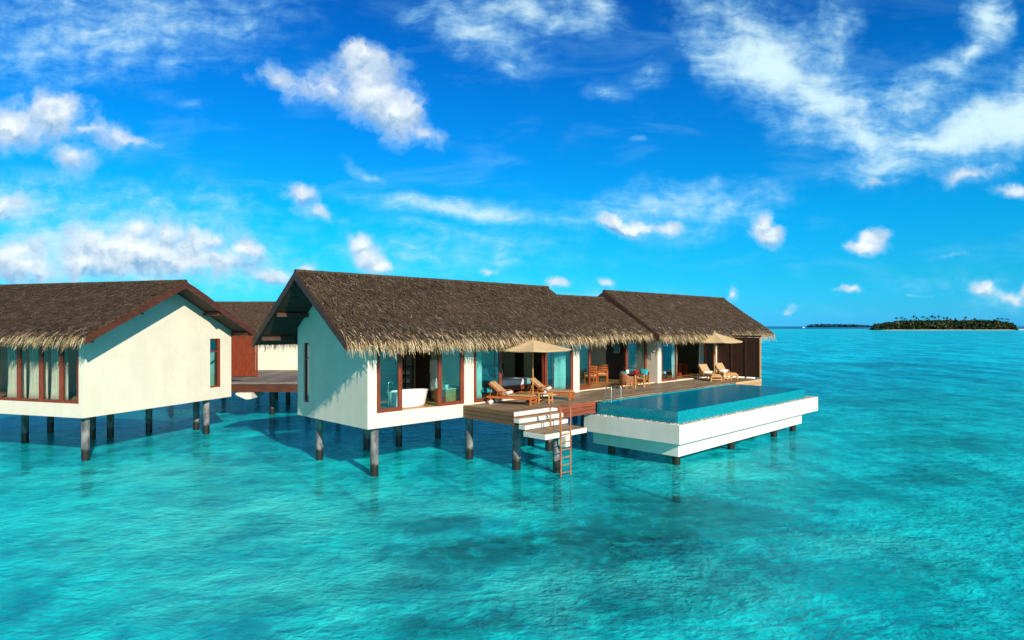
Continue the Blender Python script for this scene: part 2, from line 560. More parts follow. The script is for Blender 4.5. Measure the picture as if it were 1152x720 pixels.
def pile_mat():
    m, t, b = new_mat('concrete_pile')
    g = t.node('ShaderNodeNewGeometry').outputs['Position']
    s = t.node('ShaderNodeSeparateXYZ')
    t.l.new(g, s.inputs[0])
    n = t.noise(g, 5, 5, 0.6)
    z = t.m('ADD', s.outputs[2], t.m('MULTIPLY', t.m('SUBTRACT', n, 0.5), 0.35))
    grey = t.mix(t.smooth(t.noise(t.mapping(g, scale=(1, 1, 0.4)), 4, 5, 0.65), 0.35, 0.7), (0.07, 0.072, 0.078), (0.28, 0.285, 0.29))
    c = t.mix(t.smooth(z, 0.38, 0.55), (0.018, 0.016, 0.011), grey)
    t.put(b.inputs['Base Color'], c)
    t.put(b.inputs['Roughness'], t.smooth(z, 0.3, 0.6, 0.35, 0.85))
    bn = t.node('ShaderNodeBump')
    bn.inputs['Strength'].default_value = 0.6
    bn.inputs['Distance'].default_value = 0.02
    t.put(bn.inputs['Height'], t.noise(g, 12, 5, 0.65))
    t.l.new(bn.outputs[0], b.inputs['Normal'])
    return m


M_['pile'] = pile_mat()


def thatch_mats():
    # roof body
    m, t, b = new_mat('weathered_thatch')
    tc = t.node('ShaderNodeTexCoord').outputs['Object']
    n1 = t.noise(tc, 1.1, 5, 0.6)
    n2 = t.noise(t.mapping(tc, scale=(9, 2.2, 2.2)), 3.0, 6, 0.7)
    c = t.ramp(n2, [(0.32, (0.022, 0.014, 0.009)), (0.5, (0.085, 0.057, 0.036)), (0.64, (0.17, 0.12, 0.078)), (0.78, (0.30, 0.225, 0.15))])
    c = t.mix(t.smooth(n1, 0.35, 0.7), c, (0.8, 0.74, 0.68), 'MULTIPLY')
    t.put(b.inputs['Base Color'], c)
    b.inputs['Roughness'].default_value = 0.95
    b.inputs['Specular IOR Level'].default_value = 0.15
    bn = t.node('ShaderNodeBump')
    bn.inputs['Strength'].default_value = 1.0
    bn.inputs['Distance'].default_value = 0.06
    t.put(bn.inputs['Height'], n2)
    t.l.new(bn.outputs[0], b.inputs['Normal'])
    # loose straws on the roof
    m2, t, b = new_mat('weathered_thatch_straw')
    g = t.node('ShaderNodeNewGeometry').outputs['Random Per Island']
    c = t.ramp(g, [(0.0, (0.022, 0.014, 0.009)), (0.45, (0.050, 0.036, 0.026)), (0.75, (0.105, 0.078, 0.056)), (0.92, (0.26, 0.20, 0.145)), (1.0, (0.58, 0.47, 0.35))])
    t.put(b.inputs['Base Color'], c)
    b.inputs['Roughness'].default_value = 0.9
    b.inputs['Specular IOR Level'].default_value = 0.2
    # fresh straw of the eaves
    m3, t, b = new_mat('pale_eave_straw')
    g = t.node('ShaderNodeNewGeometry').outputs['Random Per Island']
    c = t.ramp(g, [(0.0, (0.09, 0.056, 0.025)), (0.25, (0.26, 0.165, 0.075)), (0.6, (0.46, 0.34, 0.18)), (1.0, (0.80, 0.67, 0.45))])
    t.put(b.inputs['Base Color'], c)
    b.inputs['Roughness'].default_value = 0.8
    b.inputs['Specular IOR Level'].default_value = 0.2
    return m, m2, m3


M_['thatch'], M_['straw'], M_['eave'] = thatch_mats()


def plank_mat(name, lo, hi, gap, axis='y', width=0.14, rough=0.7):
    m, t, b = new_mat(name)
    tc = t.node('ShaderNodeTexCoord').outputs['Object']
    isl = t.node('ShaderNodeNewGeometry').outputs['Random Per Island']
    st = (0.6, 8, 8) if axis == 'y' else (8, 0.6, 8)
    n = t.noise(t.mapping(tc, scale=st), 3, 5, 0.65)
    c = t.mix(t.smooth(n, 0.3, 0.72), lo, hi)
    c = t.mix(1.0, c, t.ramp(isl, [(0, (0.65, 0.65, 0.65)), (0.5, (0.95, 0.95, 0.95)), (1, (1.3, 1.28, 1.22))]), 'MULTIPLY')
    stain = t.smooth(t.noise(tc, 0.8, 4, 0.6), 0.45, 0.75, 0, 0.45)
    c = t.mix(stain, c, tuple(x * 0.5 for x in lo))
    t.put(b.inputs['Base Color'], c)
    b.inputs['Roughness'].default_value = rough
    return m


M_['deck'] = plank_mat('weathered_deck_boards', (0.14, 0.095, 0.060), (0.40, 0.30, 0.19), 0.006, rough=0.55)
M_['deck_fascia'] = plank_mat('brown_fascia_boards', (0.10, 0.052, 0.024), (0.20, 0.115, 0.055), 0.006)
M_['red_fascia'] = plank_mat('red_fascia_boards', (0.16, 0.035, 0.015), (0.30, 0.075, 0.030), 0.006)
M_['lightdeck'] = plank_mat('light_tan_boards', (0.42, 0.24, 0.11), (0.60, 0.38, 0.19), 0.006)  # lighter tan boards of the end fascia
M_['greydeck'] = plank_mat('grey_jetty_boards', (0.11, 0.095, 0.085), (0.24, 0.215, 0.185), 0.006)
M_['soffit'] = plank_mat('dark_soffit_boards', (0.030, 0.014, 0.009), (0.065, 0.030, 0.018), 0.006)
M_['floorwood'] = plank_mat('honey_floor_boards', (0.34, 0.17, 0.06), (0.50, 0.28, 0.11), 0.004, rough=0.35)


def tile_mat():
    m, t, b = new_mat('blue_pool_mosaic')
    tc = t.node('ShaderNodeTexCoord').outputs['Object']
    vo = t.node('ShaderNodeTexVoronoi', distance='CHEBYCHEV')
    t.put(vo.inputs['Vector'], tc)
    vo.inputs['Scale'].default_value = 26
    vo.inputs['Randomness'].default_value = 0.12
    r = t.node('ShaderNodeSeparateColor')
    t.l.new(vo.outputs['Color'], r.inputs[0])
    c = t.mix(t.smooth(r.outputs[0], 0.0, 1.0), (0.0, 0.20, 0.27), (0.01, 0.32, 0.38))
    t.put(b.inputs['Base Color'], c)
    b.inputs['Roughness'].default_value = 0.12
    bn = t.node('ShaderNodeBump')
    bn.inputs['Strength'].default_value = 0.4
    bn.inputs['Distance'].default_value = 0.01
    t.put(bn.inputs['Height'], t.noise(t.mapping(tc, scale=(1, 1, 0.3)), 9, 3, 0.5))
    t.l.new(bn.outputs[0], b.inputs['Normal'])
    return m


M_['tile'] = tile_mat()


def pool_water_mat():
    m, t, b = new_mat('clear_pool_water')
    t.n.remove(b)
    out = [n for n in t.n if n.type == 'OUTPUT_MATERIAL'][0]
    tc = t.node('ShaderNodeTexCoord').outputs['Object']
    bn = t.node('ShaderNodeBump')
    bn.inputs['Strength'].default_value = 0.5
    bn.inputs['Distance'].default_value = 0.035
    t.put(bn.inputs['Height'], t.m('ADD', t.noise(tc, 3.0, 3, 0.5, 0.5), t.m('MULTIPLY', t.noise(tc, 11, 2, 0.5), 0.3)))
    tr = t.node('ShaderNodeBsdfTransparent')
    tr.inputs[0].default_value = (0.12, 0.62, 0.82, 1)
    df = t.node('ShaderNodeBsdfDiffuse')
    df.inputs[0].default_value = (0.0, 0.25, 0.37, 1)
    body = t.node('ShaderNodeMixShader')
    body.inputs[0].default_value = 0.6
    t.l.new(tr.outputs[0], body.inputs[1])
    t.l.new(df.outputs[0], body.inputs[2])
    gl = t.node('ShaderNodeBsdfGlossy')
    gl.inputs['Color'].default_value = (1, 1, 1, 1)
    gl.inputs['Roughness'].default_value = 0.06
    t.l.new(bn.outputs[0], gl.inputs['Normal'])
    fr = t.node('ShaderNodeFresnel')
    fr.inputs[0].default_value = 1.33
    t.l.new(bn.outputs[0], fr.inputs['Normal'])
    mx = t.node('ShaderNodeMixShader')
    front = t.m('SUBTRACT', 1.0, t.node('ShaderNodeNewGeometry').outputs['Backfacing'])
    t.put(mx.inputs[0], t.m('MULTIPLY', t.m('MULTIPLY', fr.outputs[0], 0.24), front))
    t.l.new(body.outputs[0], mx.inputs[1])
    t.l.new(gl.outputs[0], mx.inputs[2])
    t.l.new(mx.outputs[0], out.inputs[0])
    return m


M_['pool_water'] = pool_water_mat()

# ------------------------------------------------------------------ sea and sea bed
REEFS = [(-0.9, 15.6, 1.8, 1.1, 1.25), (-2.2, 17.6, 1.5, .7, 1.0), (3.4, 17.2, 2.6, 1.5, 1.3), (4.8, 19.2, 1.8, 1.8, 1.25), (2.4, 16.4, 1.6, 1.0, 1.2), (1.8, 15.2, 1.6, .9, 1.0), (6.8, 18.2, 1.2, .7, .6),
         (-3.5, 13.0, 2.2, .6, .5), (-1.0, 11.6, 1.2, .4, .6), (3.0, 12.6, 1.8, .5, .45), (8.5, 14.0, 2.0, .8, .5), (20, 30, 3.5, 1.8, .6), (11, 21.5, 2.0, 1.4, .7), (0.5, 20.5, 3, .8, .5), (15.5, 23, 2.5, .8, .45),
         (-9, 22, 2.5, .8, .4), (26, 46, 7, 2.2, .45), (18, 62, 9, 3, .4), (47, 90, 18, 5, .45), (25, 120, 25, 7, .5)]


SHALLOWS = [(-7.5, 18.5, 5.5, 4.0, 1.0), (-4.5, 13.5, 4.0, 2.2, .8), (-1.5, 19.0, 3.0, 1.6, .8), (1.2, 13.2, 2.6, 1.6, .8), (7.5, 24.0, 3.5, 1.6, .9), (9.0, 15.5, 2.2, 1.6, .6), (-13, 24, 5, 2.5, .7), (4.5, 14.0, 1.6, 1.2, .5)]


def shallow_mask(t, pos):
    xy = t.vm('MULTIPLY', pos, (1, 1, 0))
    q = t.vm('ADD', xy, t.vm('MULTIPLY', t.vm('SUBTRACT', t.noise(xy, 0.45, 4, 0.62, color=True), (0.5, 0.5, 0.5)), (4.5, 4.5, 0)))
    out = None
    for (x, y, rx, ry, wt) in SHALLOWS:
        v = t.mapping(q, (x, y, 0), (0, 0, R(10)), (rx * 1.3, ry * 1.3, 1), 'TEXTURE')
        d = t.m('MULTIPLY', t.smooth(t.vm('LENGTH', v), 0.1, 1.1, 1.0, 0.0), wt)
        out = d if out is None else t.m('MAXIMUM', out, d)
    return t.m('MULTIPLY', out, t.smooth(t.noise(t.mapping(xy, scale=(1.0, 0.6, 1)), 0.8, 5, 0.65), 0.35, 0.62, 0.35, 1.0))


def reef_mask(t, pos):
    xy = t.vm('MULTIPLY', pos, (1, 1, 0))
    wb = t.vm('MULTIPLY', t.vm('SUBTRACT', t.noise(xy, 0.7, 3, 0.6, color=True), (0.5, 0.5, 0.5)), (2.2, 1.6, 0))
    q = t.vm('ADD', xy, wb)
    out = None
    for (x, y, rx, ry, wt) in REEFS:
        v = t.mapping(q, (x, y, 0), (0, 0, R(14)), (rx * 1.5, ry * 1.5, 1), 'TEXTURE')
        d = t.m('MULTIPLY', t.smooth(t.vm('LENGTH', v), 0.25, 1.15, 1.0, 0.0), wt)
        out = d if out is None else t.m('MAXIMUM', out, d)
    brk = t.smooth(t.noise(xy, 1.9, 7, 0.70), 0.38, 0.58, 0.45, 1.0)
    amb = t.smooth(t.noise(t.mapping(xy, rot=(0, 0, R(-12)), scale=(1.0, 0.6, 1)), 0.16, 6, 0.62), 0.52, 0.74, 0, 0.5)
    return t.m('MINIMUM', t.m('MAXIMUM', t.m('MULTIPLY', out, brk), amb), 1.0)


def seabed_mat():
    m, t, b = new_mat('sand_and_coral_bed')
    g = t.node('ShaderNodeNewGeometry').outputs['Position']
    mask = reef_mask(t, g)
    sand = t.mix(t.smooth(t.noise(g, 0.9, 5, 0.6), 0.3, 0.7), (0.66, 0.64, 0.55), (0.90, 0.88, 0.80))
    c = t.mix(mask, sand, (0.02, 0.035, 0.02))
    t.put(b.inputs['Base Color'], c)
    b.inputs['Roughness'].default_value = 0.95
    return m


def sea_mat():
    m, t, b = new_mat('turquoise_lagoon_water')
    t.n.remove(b)
    out = [n for n in t.n if n.type == 'OUTPUT_MATERIAL'][0]
    g = t.node('ShaderNodeNewGeometry').outputs['Position']
    s = t.node('ShaderNodeSeparateXYZ')
    t.l.new(g, s.inputs[0])
    far = s.outputs[1]
    # wind ripples: several stretched scales
    def rip(sc, sx, sy, rot, det):
        return t.noise(t.mapping(g, rot=(0, 0, R(rot)), scale=(sx, sy, 1)), sc, det, 0.55, 0.4)
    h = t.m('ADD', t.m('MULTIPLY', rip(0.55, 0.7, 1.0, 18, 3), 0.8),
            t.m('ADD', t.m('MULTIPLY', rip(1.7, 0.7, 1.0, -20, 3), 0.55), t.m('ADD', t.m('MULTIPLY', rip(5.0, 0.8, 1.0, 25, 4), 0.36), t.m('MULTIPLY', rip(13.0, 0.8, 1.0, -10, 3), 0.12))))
    bn = t.node('ShaderNodeBump')
    bn.inputs['Strength'].default_value = 1.0
    bn.inputs['Distance'].default_value = 0.34
    t.put(bn.inputs['Height'], h)
    # colour of the lit water body: milky turquoise, green in the shallows, blue with depth
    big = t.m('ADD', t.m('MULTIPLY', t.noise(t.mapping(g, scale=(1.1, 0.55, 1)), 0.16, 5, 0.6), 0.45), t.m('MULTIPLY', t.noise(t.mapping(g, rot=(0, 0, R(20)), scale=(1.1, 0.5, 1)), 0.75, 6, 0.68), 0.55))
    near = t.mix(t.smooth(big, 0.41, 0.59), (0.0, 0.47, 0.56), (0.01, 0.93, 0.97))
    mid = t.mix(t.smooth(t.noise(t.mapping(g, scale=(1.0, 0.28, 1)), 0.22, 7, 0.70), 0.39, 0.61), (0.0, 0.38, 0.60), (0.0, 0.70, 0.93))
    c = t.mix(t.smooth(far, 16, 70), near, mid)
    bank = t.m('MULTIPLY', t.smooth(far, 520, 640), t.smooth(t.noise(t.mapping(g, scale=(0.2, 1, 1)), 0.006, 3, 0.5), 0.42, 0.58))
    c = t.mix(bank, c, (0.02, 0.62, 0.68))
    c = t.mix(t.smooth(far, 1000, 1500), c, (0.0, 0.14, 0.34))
    c = t.mix(t.m('MULTIPLY', shallow_mask(t, g), 0.85), c, (0.10, 0.98, 0.90))
    mask = reef_mask(t, g)
    c = t.mix(t.m('MULTIPLY', mask, 0.95), c, (0.002, 0.055, 0.05))
    # ripple light put into the colour: troughs darker, crests brighter
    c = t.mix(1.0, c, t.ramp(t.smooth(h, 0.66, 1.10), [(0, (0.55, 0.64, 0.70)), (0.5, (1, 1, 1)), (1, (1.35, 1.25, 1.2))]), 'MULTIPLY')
    df = t.node('ShaderNodeBsdfDiffuse')
    t.put(df.inputs['Color'], c)
    t.l.new(bn.outputs[0], df.inputs['Normal'])
    tr = t.node('ShaderNodeBsdfTransparent')
    tmod = t.smooth(h, 0.62, 1.12)  # same painted ripple light in the see-through tint
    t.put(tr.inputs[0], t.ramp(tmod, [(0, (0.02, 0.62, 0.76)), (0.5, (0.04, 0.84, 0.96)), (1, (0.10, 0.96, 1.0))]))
    body = t.node('ShaderNodeMixShader')
    t.put(body.inputs[0], t.smooth(far, 30, 110, 0.48, 1.0))
    t.l.new(tr.outputs[0], body.inputs[1])
    t.l.new(df.outputs[0], body.inputs[2])
    gl = t.node('ShaderNodeBsdfGlossy')
    gl.inputs['Color'].default_value = (1, 1, 1, 1)
    gl.inputs['Roughness'].default_value = 0.06
    t.l.new(bn.outputs[0], gl.inputs['Normal'])
    fr = t.node('ShaderNodeFresnel')
    fr.inputs[0].default_value = 1.33
    t.l.new(bn.outputs[0], fr.inputs['Normal'])
    fac = t.m('MINIMUM', t.m('MULTIPLY', fr.outputs[0], 0.5), 0.24)
    mx = t.node('ShaderNodeMixShader')
    t.put(mx.inputs[0], fac)
    t.l.new(body.outputs[0], mx.inputs[1])
    t.l.new(gl.outputs[0], mx.inputs[2])
    t.l.new(mx.outputs[0], out.inputs[0])
    return m


b_ = MB()
S_ = 40000.0
b_.add([(-S_, -200, 0), (S_, -200, 0), (S_, S_, 0), (-S_, S_, 0)], [(0, 1, 2, 3)])
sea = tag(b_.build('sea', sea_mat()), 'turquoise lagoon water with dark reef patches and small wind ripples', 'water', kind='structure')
b_ = MB()
b_.add([(-900, -60, -1.5), (900, -60, -1.5), (900, 900, -1.5), (-900, 900, -1.5)], [(0, 1, 2, 3)])
tag(b_.build('seabed', seabed_mat()), 'pale sand bed with coral patches under the lagoon water', 'seabed', kind='structure')


# ------------------------------------------------------------------ building helpers (local frame: x long axis, y depth, z up)
def pile(mb, x, y, top, r=0.155, bottom=-1.7):
    mb.tube([(x, y, bottom), (x, y, top)], r, 16)


def piles(parent, pts, top):
    for (x, y) in pts:
        mb = MB()
        pile(mb, x, y, top)
        mb.build('pile', M_['pile'], parent, smooth=40)


def straw_blade(vs, fs, p, d, side, ln, wd, nrm, lift, droop=0.0, seg=1):
    o = len(vs)
    for i in range(seg + 1):
        t_ = i / seg
        c = p + d * (ln * t_) + nrm * (lift * t_) + Vector((0, 0, -1)) * (droop * t_ * t_)
        ww = wd * (1 - 0.75 * t_)
        vs.append(tuple(c - side * ww))
        vs.append(tuple(c + side * ww))
    for i in range(seg):
        k = o + 2 * i
        fs.append((k, k + 1, k + 3, k + 2))


def thatched_roof(parent, x0, x1, yr, zr, slope, front, back, rake, thick=0.30, rake0=True, rake1=True, dens=70, fringe=150,
                  dens_back=12, fringe_back=60, fringe_len=0.44, seed=1, soffit_lines=True):
    """ridge along x at (yr, zr); slopes fall to y = yr - front and y = yr + back"""
    rg = random.Random(seed)
    out = MB()
    # body, thatch top: a slightly sagging grid per slope, plus ends and the thick eave face
    for sgn, half in ((-1, front), (1, back)):
        def fn(u, v, sgn=sgn, half=half):
            x = x0 + (x1 - x0) * u
            y = yr + sgn * half * v
            nz = mnoise.noise(Vector((x * 0.55, y * 0.55 + 31 * sgn, seed))) * 0.05 + mnoise.noise(Vector((x * 1.7, y * 1.7, seed + 9))) * 0.025
            return (x, y, zr - slope * half * v + nz * min(1, v * 6) - 0.05 * math.exp(-v * 14))
        nu = max(8, int((x1 - x0) * 3))
        out.sheet(fn, nu, 14)
        y_e, z_e = yr + sgn * half, zr - slope * half
        out.sheet(lambda u, v, y_e=y_e, z_e=z_e, fn=fn: (lambda p: (p[0], p[1] - 0.0, p[2] - thick * 0.9 * v))(fn(u, 1.0)), nu, 2)
        zi = lambda y: zr - slope * abs(y - yr) - thick
        for xe in (x0, x1):
            pts = [fn((xe - x0) / (x1 - x0), k / 14) for k in range(15)]
            for k in range(14):
                p, q = pts[k], pts[k + 1]
                out.add([p, q, (xe, q[1], q[2] - thick * 0.9), (xe, p[1], p[2] - thick * 0.9)], [(0, 1, 2, 3)])
    roof = out.build('roof', M_['thatch'], parent, smooth=50, recalc=False)
    # ridge roll
    rd = MB()
    n_ = 40
    pts = [(x0 - 0.02 + (x1 - x0 + 0.04) * i / n_, yr, zr - 0.075 + 0.018 * mnoise.noise(Vector((i * 0.7, seed, 0)))) for i in range(n_ + 1)]
    rd.tube(pts, 0.11, 10)
    rd.build('ridge_roll', M_['thatch'], roof, smooth=60)
    # soffit boards under the thatch
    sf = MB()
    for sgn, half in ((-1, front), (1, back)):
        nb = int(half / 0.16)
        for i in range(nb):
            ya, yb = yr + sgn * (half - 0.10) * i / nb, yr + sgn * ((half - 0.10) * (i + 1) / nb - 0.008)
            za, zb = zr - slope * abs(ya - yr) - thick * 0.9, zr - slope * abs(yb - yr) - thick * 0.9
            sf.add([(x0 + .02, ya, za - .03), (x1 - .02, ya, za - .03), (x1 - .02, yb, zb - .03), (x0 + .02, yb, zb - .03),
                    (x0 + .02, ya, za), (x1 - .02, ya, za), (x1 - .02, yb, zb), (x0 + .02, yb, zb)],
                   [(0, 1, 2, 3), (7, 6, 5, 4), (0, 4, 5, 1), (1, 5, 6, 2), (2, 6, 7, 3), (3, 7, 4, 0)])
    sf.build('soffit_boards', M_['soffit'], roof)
    # barge boards along the gable ends
    for xe, on, s_ in ((x0, rake0, -1), (x1, rake1, 1)):
        if not on:
            continue
        for sgn, half in ((-1, front), (1, back)):
            bb = MB()
            h_ = 0.30
            y_e = yr + sgn * half
            zt = zr - 0.06
            pts = [(yr, zt), (y_e, zt - slope * half), (y_e, zt - slope * half - h_), (yr, zt - h_)]
            bb.prism(pts, 'x', xe + s_ * 0.004, xe + s_ * 0.055)
            bb.build('barge_board', rake, roof)
    # straws
    for sgn, half, dn in ((-1, front, dens), (1, back, dens_back)):
        vs, fs = [], []
        d0 = Vector((0, sgn, -slope)).normalized()
        nrm = Vector((0, sgn * slope, 1)).normalized()
        L_ = half * math.sqrt(1 + slope * slope)
        N = int(L_ * (x1 - x0) * dn)
        for i in range(N):
            u, v = rg.random(), rg.random()
            x = x0 + 0.05 + (x1 - x0 - 0.1) * u
            y = yr + sgn * half * v
            p = Vector((x, y, zr - slope * half * v + 0.012))
            d = (d0 + Vector((rg.gauss(0, 0.42), 0, 0))).normalized()
            side = d.cross(nrm).normalized()
            ln = rg.uniform(0.10, 0.34)
            straw_blade(vs, fs, p, d, side, ln, rg.uniform(0.004, 0.012), nrm, rg.uniform(0.01, 0.085) * (1.6 if rg.random() < 0.1 else 1))
        if vs:
            mb = MB()
            mb.add(vs, fs)
            tag(mb.build('loose_straw', M_['straw'], roof, recalc=False), kind='stuff')
    for sgn, half, dn in ((-1, front, fringe), (1, back, fringe_back)):
        vs, fs = [], []
        wvs, wfs = [], []
        d0 = Vector((0, sgn, -slope)).normalized()
        N = int((x1 - x0) * dn)
        for i in range(N):
            x = x0 + (x1 - x0) * rg.random()
            back_off = rg.random() ** 2.2 * 0.60
            clump = mnoise.noise(Vector((x * 2.3, seed, sgn))) * 0.14 + mnoise.noise(Vector((x * 8.0, seed + 3, sgn))) * 0.16
            p = Vector((x, yr + sgn * (half - back_off), zr - slope * (half - back_off) + 0.02 - rg.random() * thick * 0.75 * max(0.0, 1 - back_off / 0.15)))
            d = (d0 * rg.uniform(0.55, 1.0) + Vector((rg.gauss(0, 0.30), 0, -rg.uniform(0.3, 0.95)))).normalized()
            if back_off > 0.12:
                d = (d0 + Vector((rg.gauss(0, 0.22), 0, 0.03))).normalized()
            side = Vector((1, rg.uniform(-0.5, 0.5), rg.uniform(-.3, .3))).normalized()
            ln = fringe_len * rg.uniform(0.55, 1.1) + clump * (1 if back_off < 0.15 else 0.4)
            pale = rg.random() < math.exp(-max(0.0, back_off - 0.04) / 0.15)
            straw_blade(vs if pale else wvs, fs if pale else wfs, p, d, side, max(0.15, ln), rg.uniform(0.009, 0.020), Vector((0, sgn * slope, 1)).normalized(), rg.uniform(0.0, 0.04), droop=rg.uniform(0.03, 0.16), seg=3)
        mb = MB()
        mb.add(vs, fs)
        tag(mb.build('eave_fringe', M_['eave'], roof, recalc=False), kind='stuff')
        mb = MB()
        mb.add(wvs, wfs)
        tag(mb.build('loose_straw', M_['straw'], roof, recalc=False), kind='stuff')
    return roof


def columns_wall(mb, x0, x1, cols):
    """wall slab between x0..x1 made of columns (ya, yb, za_lo, za_hi, zb_lo, zb_hi)"""
    for (ya, yb, l0, h0, l1, h1) in cols:
        mb.prism([(ya, l0), (yb, l1), (yb, h1), (ya, h0)], 'x', x0, x1)


def gable_cols(y0, y1, yr, zbot, zpeak, slope, hole=None):
    top = lambda y: zpeak - slope * abs(y - yr)
    cuts = sorted(set([y0, y1, yr] + ([hole[0], hole[1]] if hole else [])))
    cols = []
    for a, b in zip(cuts[:-1], cuts[1:]):
        if hole and a >= hole[0] - 1e-6 and b <= hole[1] + 1e-6:
            cols.append((a, b, zbot, hole[2], zbot, hole[2]))
            cols.append((a, b, hole[3], top(a), hole[3], top(b)))
        else:
            cols.append((a, b, zbot, top(a), zbot, top(b)))
    return cols


def window(parent, x0, x1, y, z0, z1, fw=0.11, depth=0.09, bottom=0.14, name='window', mat='redwood', glass='glass', axis='x'):
    """framed pane in the plane y (axis x) or in the plane x=y (axis y)"""
    mb = MB()
    if axis == 'x':
        B = lambda a, b, c, d: mb.box(a, b, y - depth / 2, y + depth / 2, c, d, bev=0.006)
    else:
        B = lambda a, b, c, d: mb.box(y - depth / 2, y + depth / 2, a, b, c, d, bev=0.006)
    B(x0, x0 + fw, z0, z1)
    B(x1 - fw, x1, z0, z1)
    B(x0 + fw, x1 - fw, z0, z0 + bottom)
    B(x0 + fw, x1 - fw, z1 - fw, z1)
    fr = mb.build(name, M_[mat], parent)
    if glass:
        g = MB()
        if axis == 'x':
            g.box(x0 + fw, x1 - fw, y - 0.008, y + 0.008, z0 + bottom, z1 - fw)
        else:
            g.box(y - 0.008, y + 0.008, x0 + fw, x1 - fw, z0 + bottom, z1 - fw)
        g.build('pane', M_[glass], fr)
    return fr


# ------------------------------------------------------------------ main villa
ANG = math.atan2(0.7027, 0.7115)
C0 = Vector((-5.18, 22.8, 0))
def Wd(a, b, z=0.0):
    return Vector((C0.x + 0.7115 * a - 0.7027 * b, C0.y + 0.7027 * a + 0.7115 * b, z))


ZB, ZF, ZD = 1.79, 2.33, 2.27
SL = 0.687
villa = empty('overwater_villa', C0, ANG, 'long white overwater villa with three thatched roofs stepping along its pool deck', 'villa')
DEPTH, YR, ZR = 5.42, 2.71, 7.60
ZW = ZR - 0.30          # underside of the ridge

# walls
mb = MB()
columns_wall(mb, 0.0, 0.2, gable_cols(0.0, DEPTH, YR, ZB, ZW, SL, (4.43, 4.90, 2.38, 4.82)))
mb.build('gable_wall', M_['stucco'], villa)
mb = MB()
EZ = ZW - SL * YR        # wall head at the eaves
mb.box(0.2, 0.38, 0, 0.2, ZB, EZ)
mb.box(0.38, 4.55, 0, 0.2, ZB, ZF)
mb.box(4.55, 5.05, 0, 0.2, ZB, EZ)
mb.box(5.05, 11.47, 0, 0.2, ZB, ZF - 0.01)
mb.box(11.47, 11.94, 0, 0.2, ZB, EZ)
mb.box(0.38, 4.55, 0, 0.2, 4.80, EZ)
mb.box(5.05, 11.47, 0, 0.2, 4.80, EZ)
mb.build('front_wall', M_['stucco'], villa)
mb = MB()
mb.box(11.94, 18.9, 0.7, 0.9, ZB, ZF - 0.01)
mb.box(11.94, 18.9, 0.7, 0.9, 4.78, 5.6)
mb.box(11.74, 11.94, 0.2, 0.9, ZB, EZ)
mb.build('recessed_front_wall', M_['stucco'], villa)
mb = MB()
columns_wall(mb, 18.9, 19.1, gable_cols(0.0, DEPTH, YR, ZB, ZW, SL))
mb.box(19.1, 19.29, 0, 0.2, ZB, EZ)
mb.box(19.29, 25.7, 0, 0.2, ZB, ZF - 0.01)
mb.box(19.29, 25.7, 0, 0.2, 4.80, EZ)
mb.box(25.7, 31.2, 0, 0.2, ZB, EZ)
mb.build('far_block_wall', M_['stucco'], villa)
mb = MB()
for (xa_, xb_) in ((0.2, 6.2), (8.75, 13.2), (18.4, 31.2)):
    mb.box(xa_, xb_, DEPTH - 0.2, DEPTH, ZB, EZ + 0.12)
for (xa_, xb_) in ((6.2, 8.75), (13.2, 18.4)):  # openings added so sky light reaches the rooms
    mb.box(xa_, xb_, DEPTH - 0.2, DEPTH, ZB, ZF + 0.2)
    mb.box(xa_, xb_, DEPTH - 0.2, DEPTH, 4.7, EZ + 0.12)
columns_wall(mb, 31.2, 31.4, gable_cols(0.0, DEPTH, YR, ZB, ZW, SL))
mb.build('back_wall', M_['stucco'], villa)
# inner partitions (plaster), floor
def inner(fn):
    mb = MB()
    fn(mb)
    mb.build('inner_wall', M_['inner_wall'], villa)


inner(lambda mb: columns_wall(mb, 4.72, 4.9, gable_cols(0.22, DEPTH - 0.22, YR, ZF, ZW, SL)))
inner(lambda mb: columns_wall(mb, 11.76, 11.94, gable_cols(0.92, DEPTH - 0.22, YR, ZF, ZW - 0.2, SL)))
inner(lambda mb: mb.box(18.86, 18.9, 0.92, DEPTH - 0.22, ZF, 5.0))
inner(lambda mb: mb.box(0.22, 4.7, DEPTH - 0.24, DEPTH - 0.202, ZF, 4.85))
inner(lambda mb: mb.box(8.76, 11.74, DEPTH - 0.24, DEPTH - 0.202, ZF, 4.85))
inner(lambda mb: mb.box(19.12, 31.18, DEPTH - 0.24, DEPTH - 0.202, ZF, 4.85))
inner(lambda mb: mb.box(31.15, 31.198, 0.22, DEPTH - 0.25, ZF, 4.85))
mb = MB()
mb.box(0.2, 31.2, 0.2, DEPTH - 0.2, ZB + 0.005, ZF - 0.02)
mb.build('floor_slab', M_['stucco'], villa)
mb = MB()
y = 0.22
while y < DEPTH - 0.3:
    x = 0.21
    while x < 31.1:
        x2 = min(31.18, x + rng.uniform(2.0, 3.4))
        if not ((x < 4.9 < x2) or (x < 11.9 < x2)):
            pass
        mb.box(x, x2 - 0.004, y, y + 0.146, ZF - 0.02, ZF)
        x = x2
    y += 0.15
mb.build('floor_boards', M_['floorwood'], villa)
mb = MB()
for (xa_, xb_, ya_) in ((0.21, 4.71, 0.21), (4.91, 11.73, 0.21), (11.95, 18.85, 0.91), (19.11, 31.14, 0.21)):
    mb.box(xa_, xb_, ya_, DEPTH - 0.25, 4.86, 4.92)
mb.build('ceiling', M_['stucco'], villa)

for (xa_, xb_) in ((6.2, 8.75), (13.2, 15.79), (15.81, 18.4)):  # unseen back windows, added to brighten the inner walls with sky light
    window(villa, xa_, xb_, DEPTH - 0.1, ZF + 0.2, 4.7, fw=0.1, glass='clear_glass')
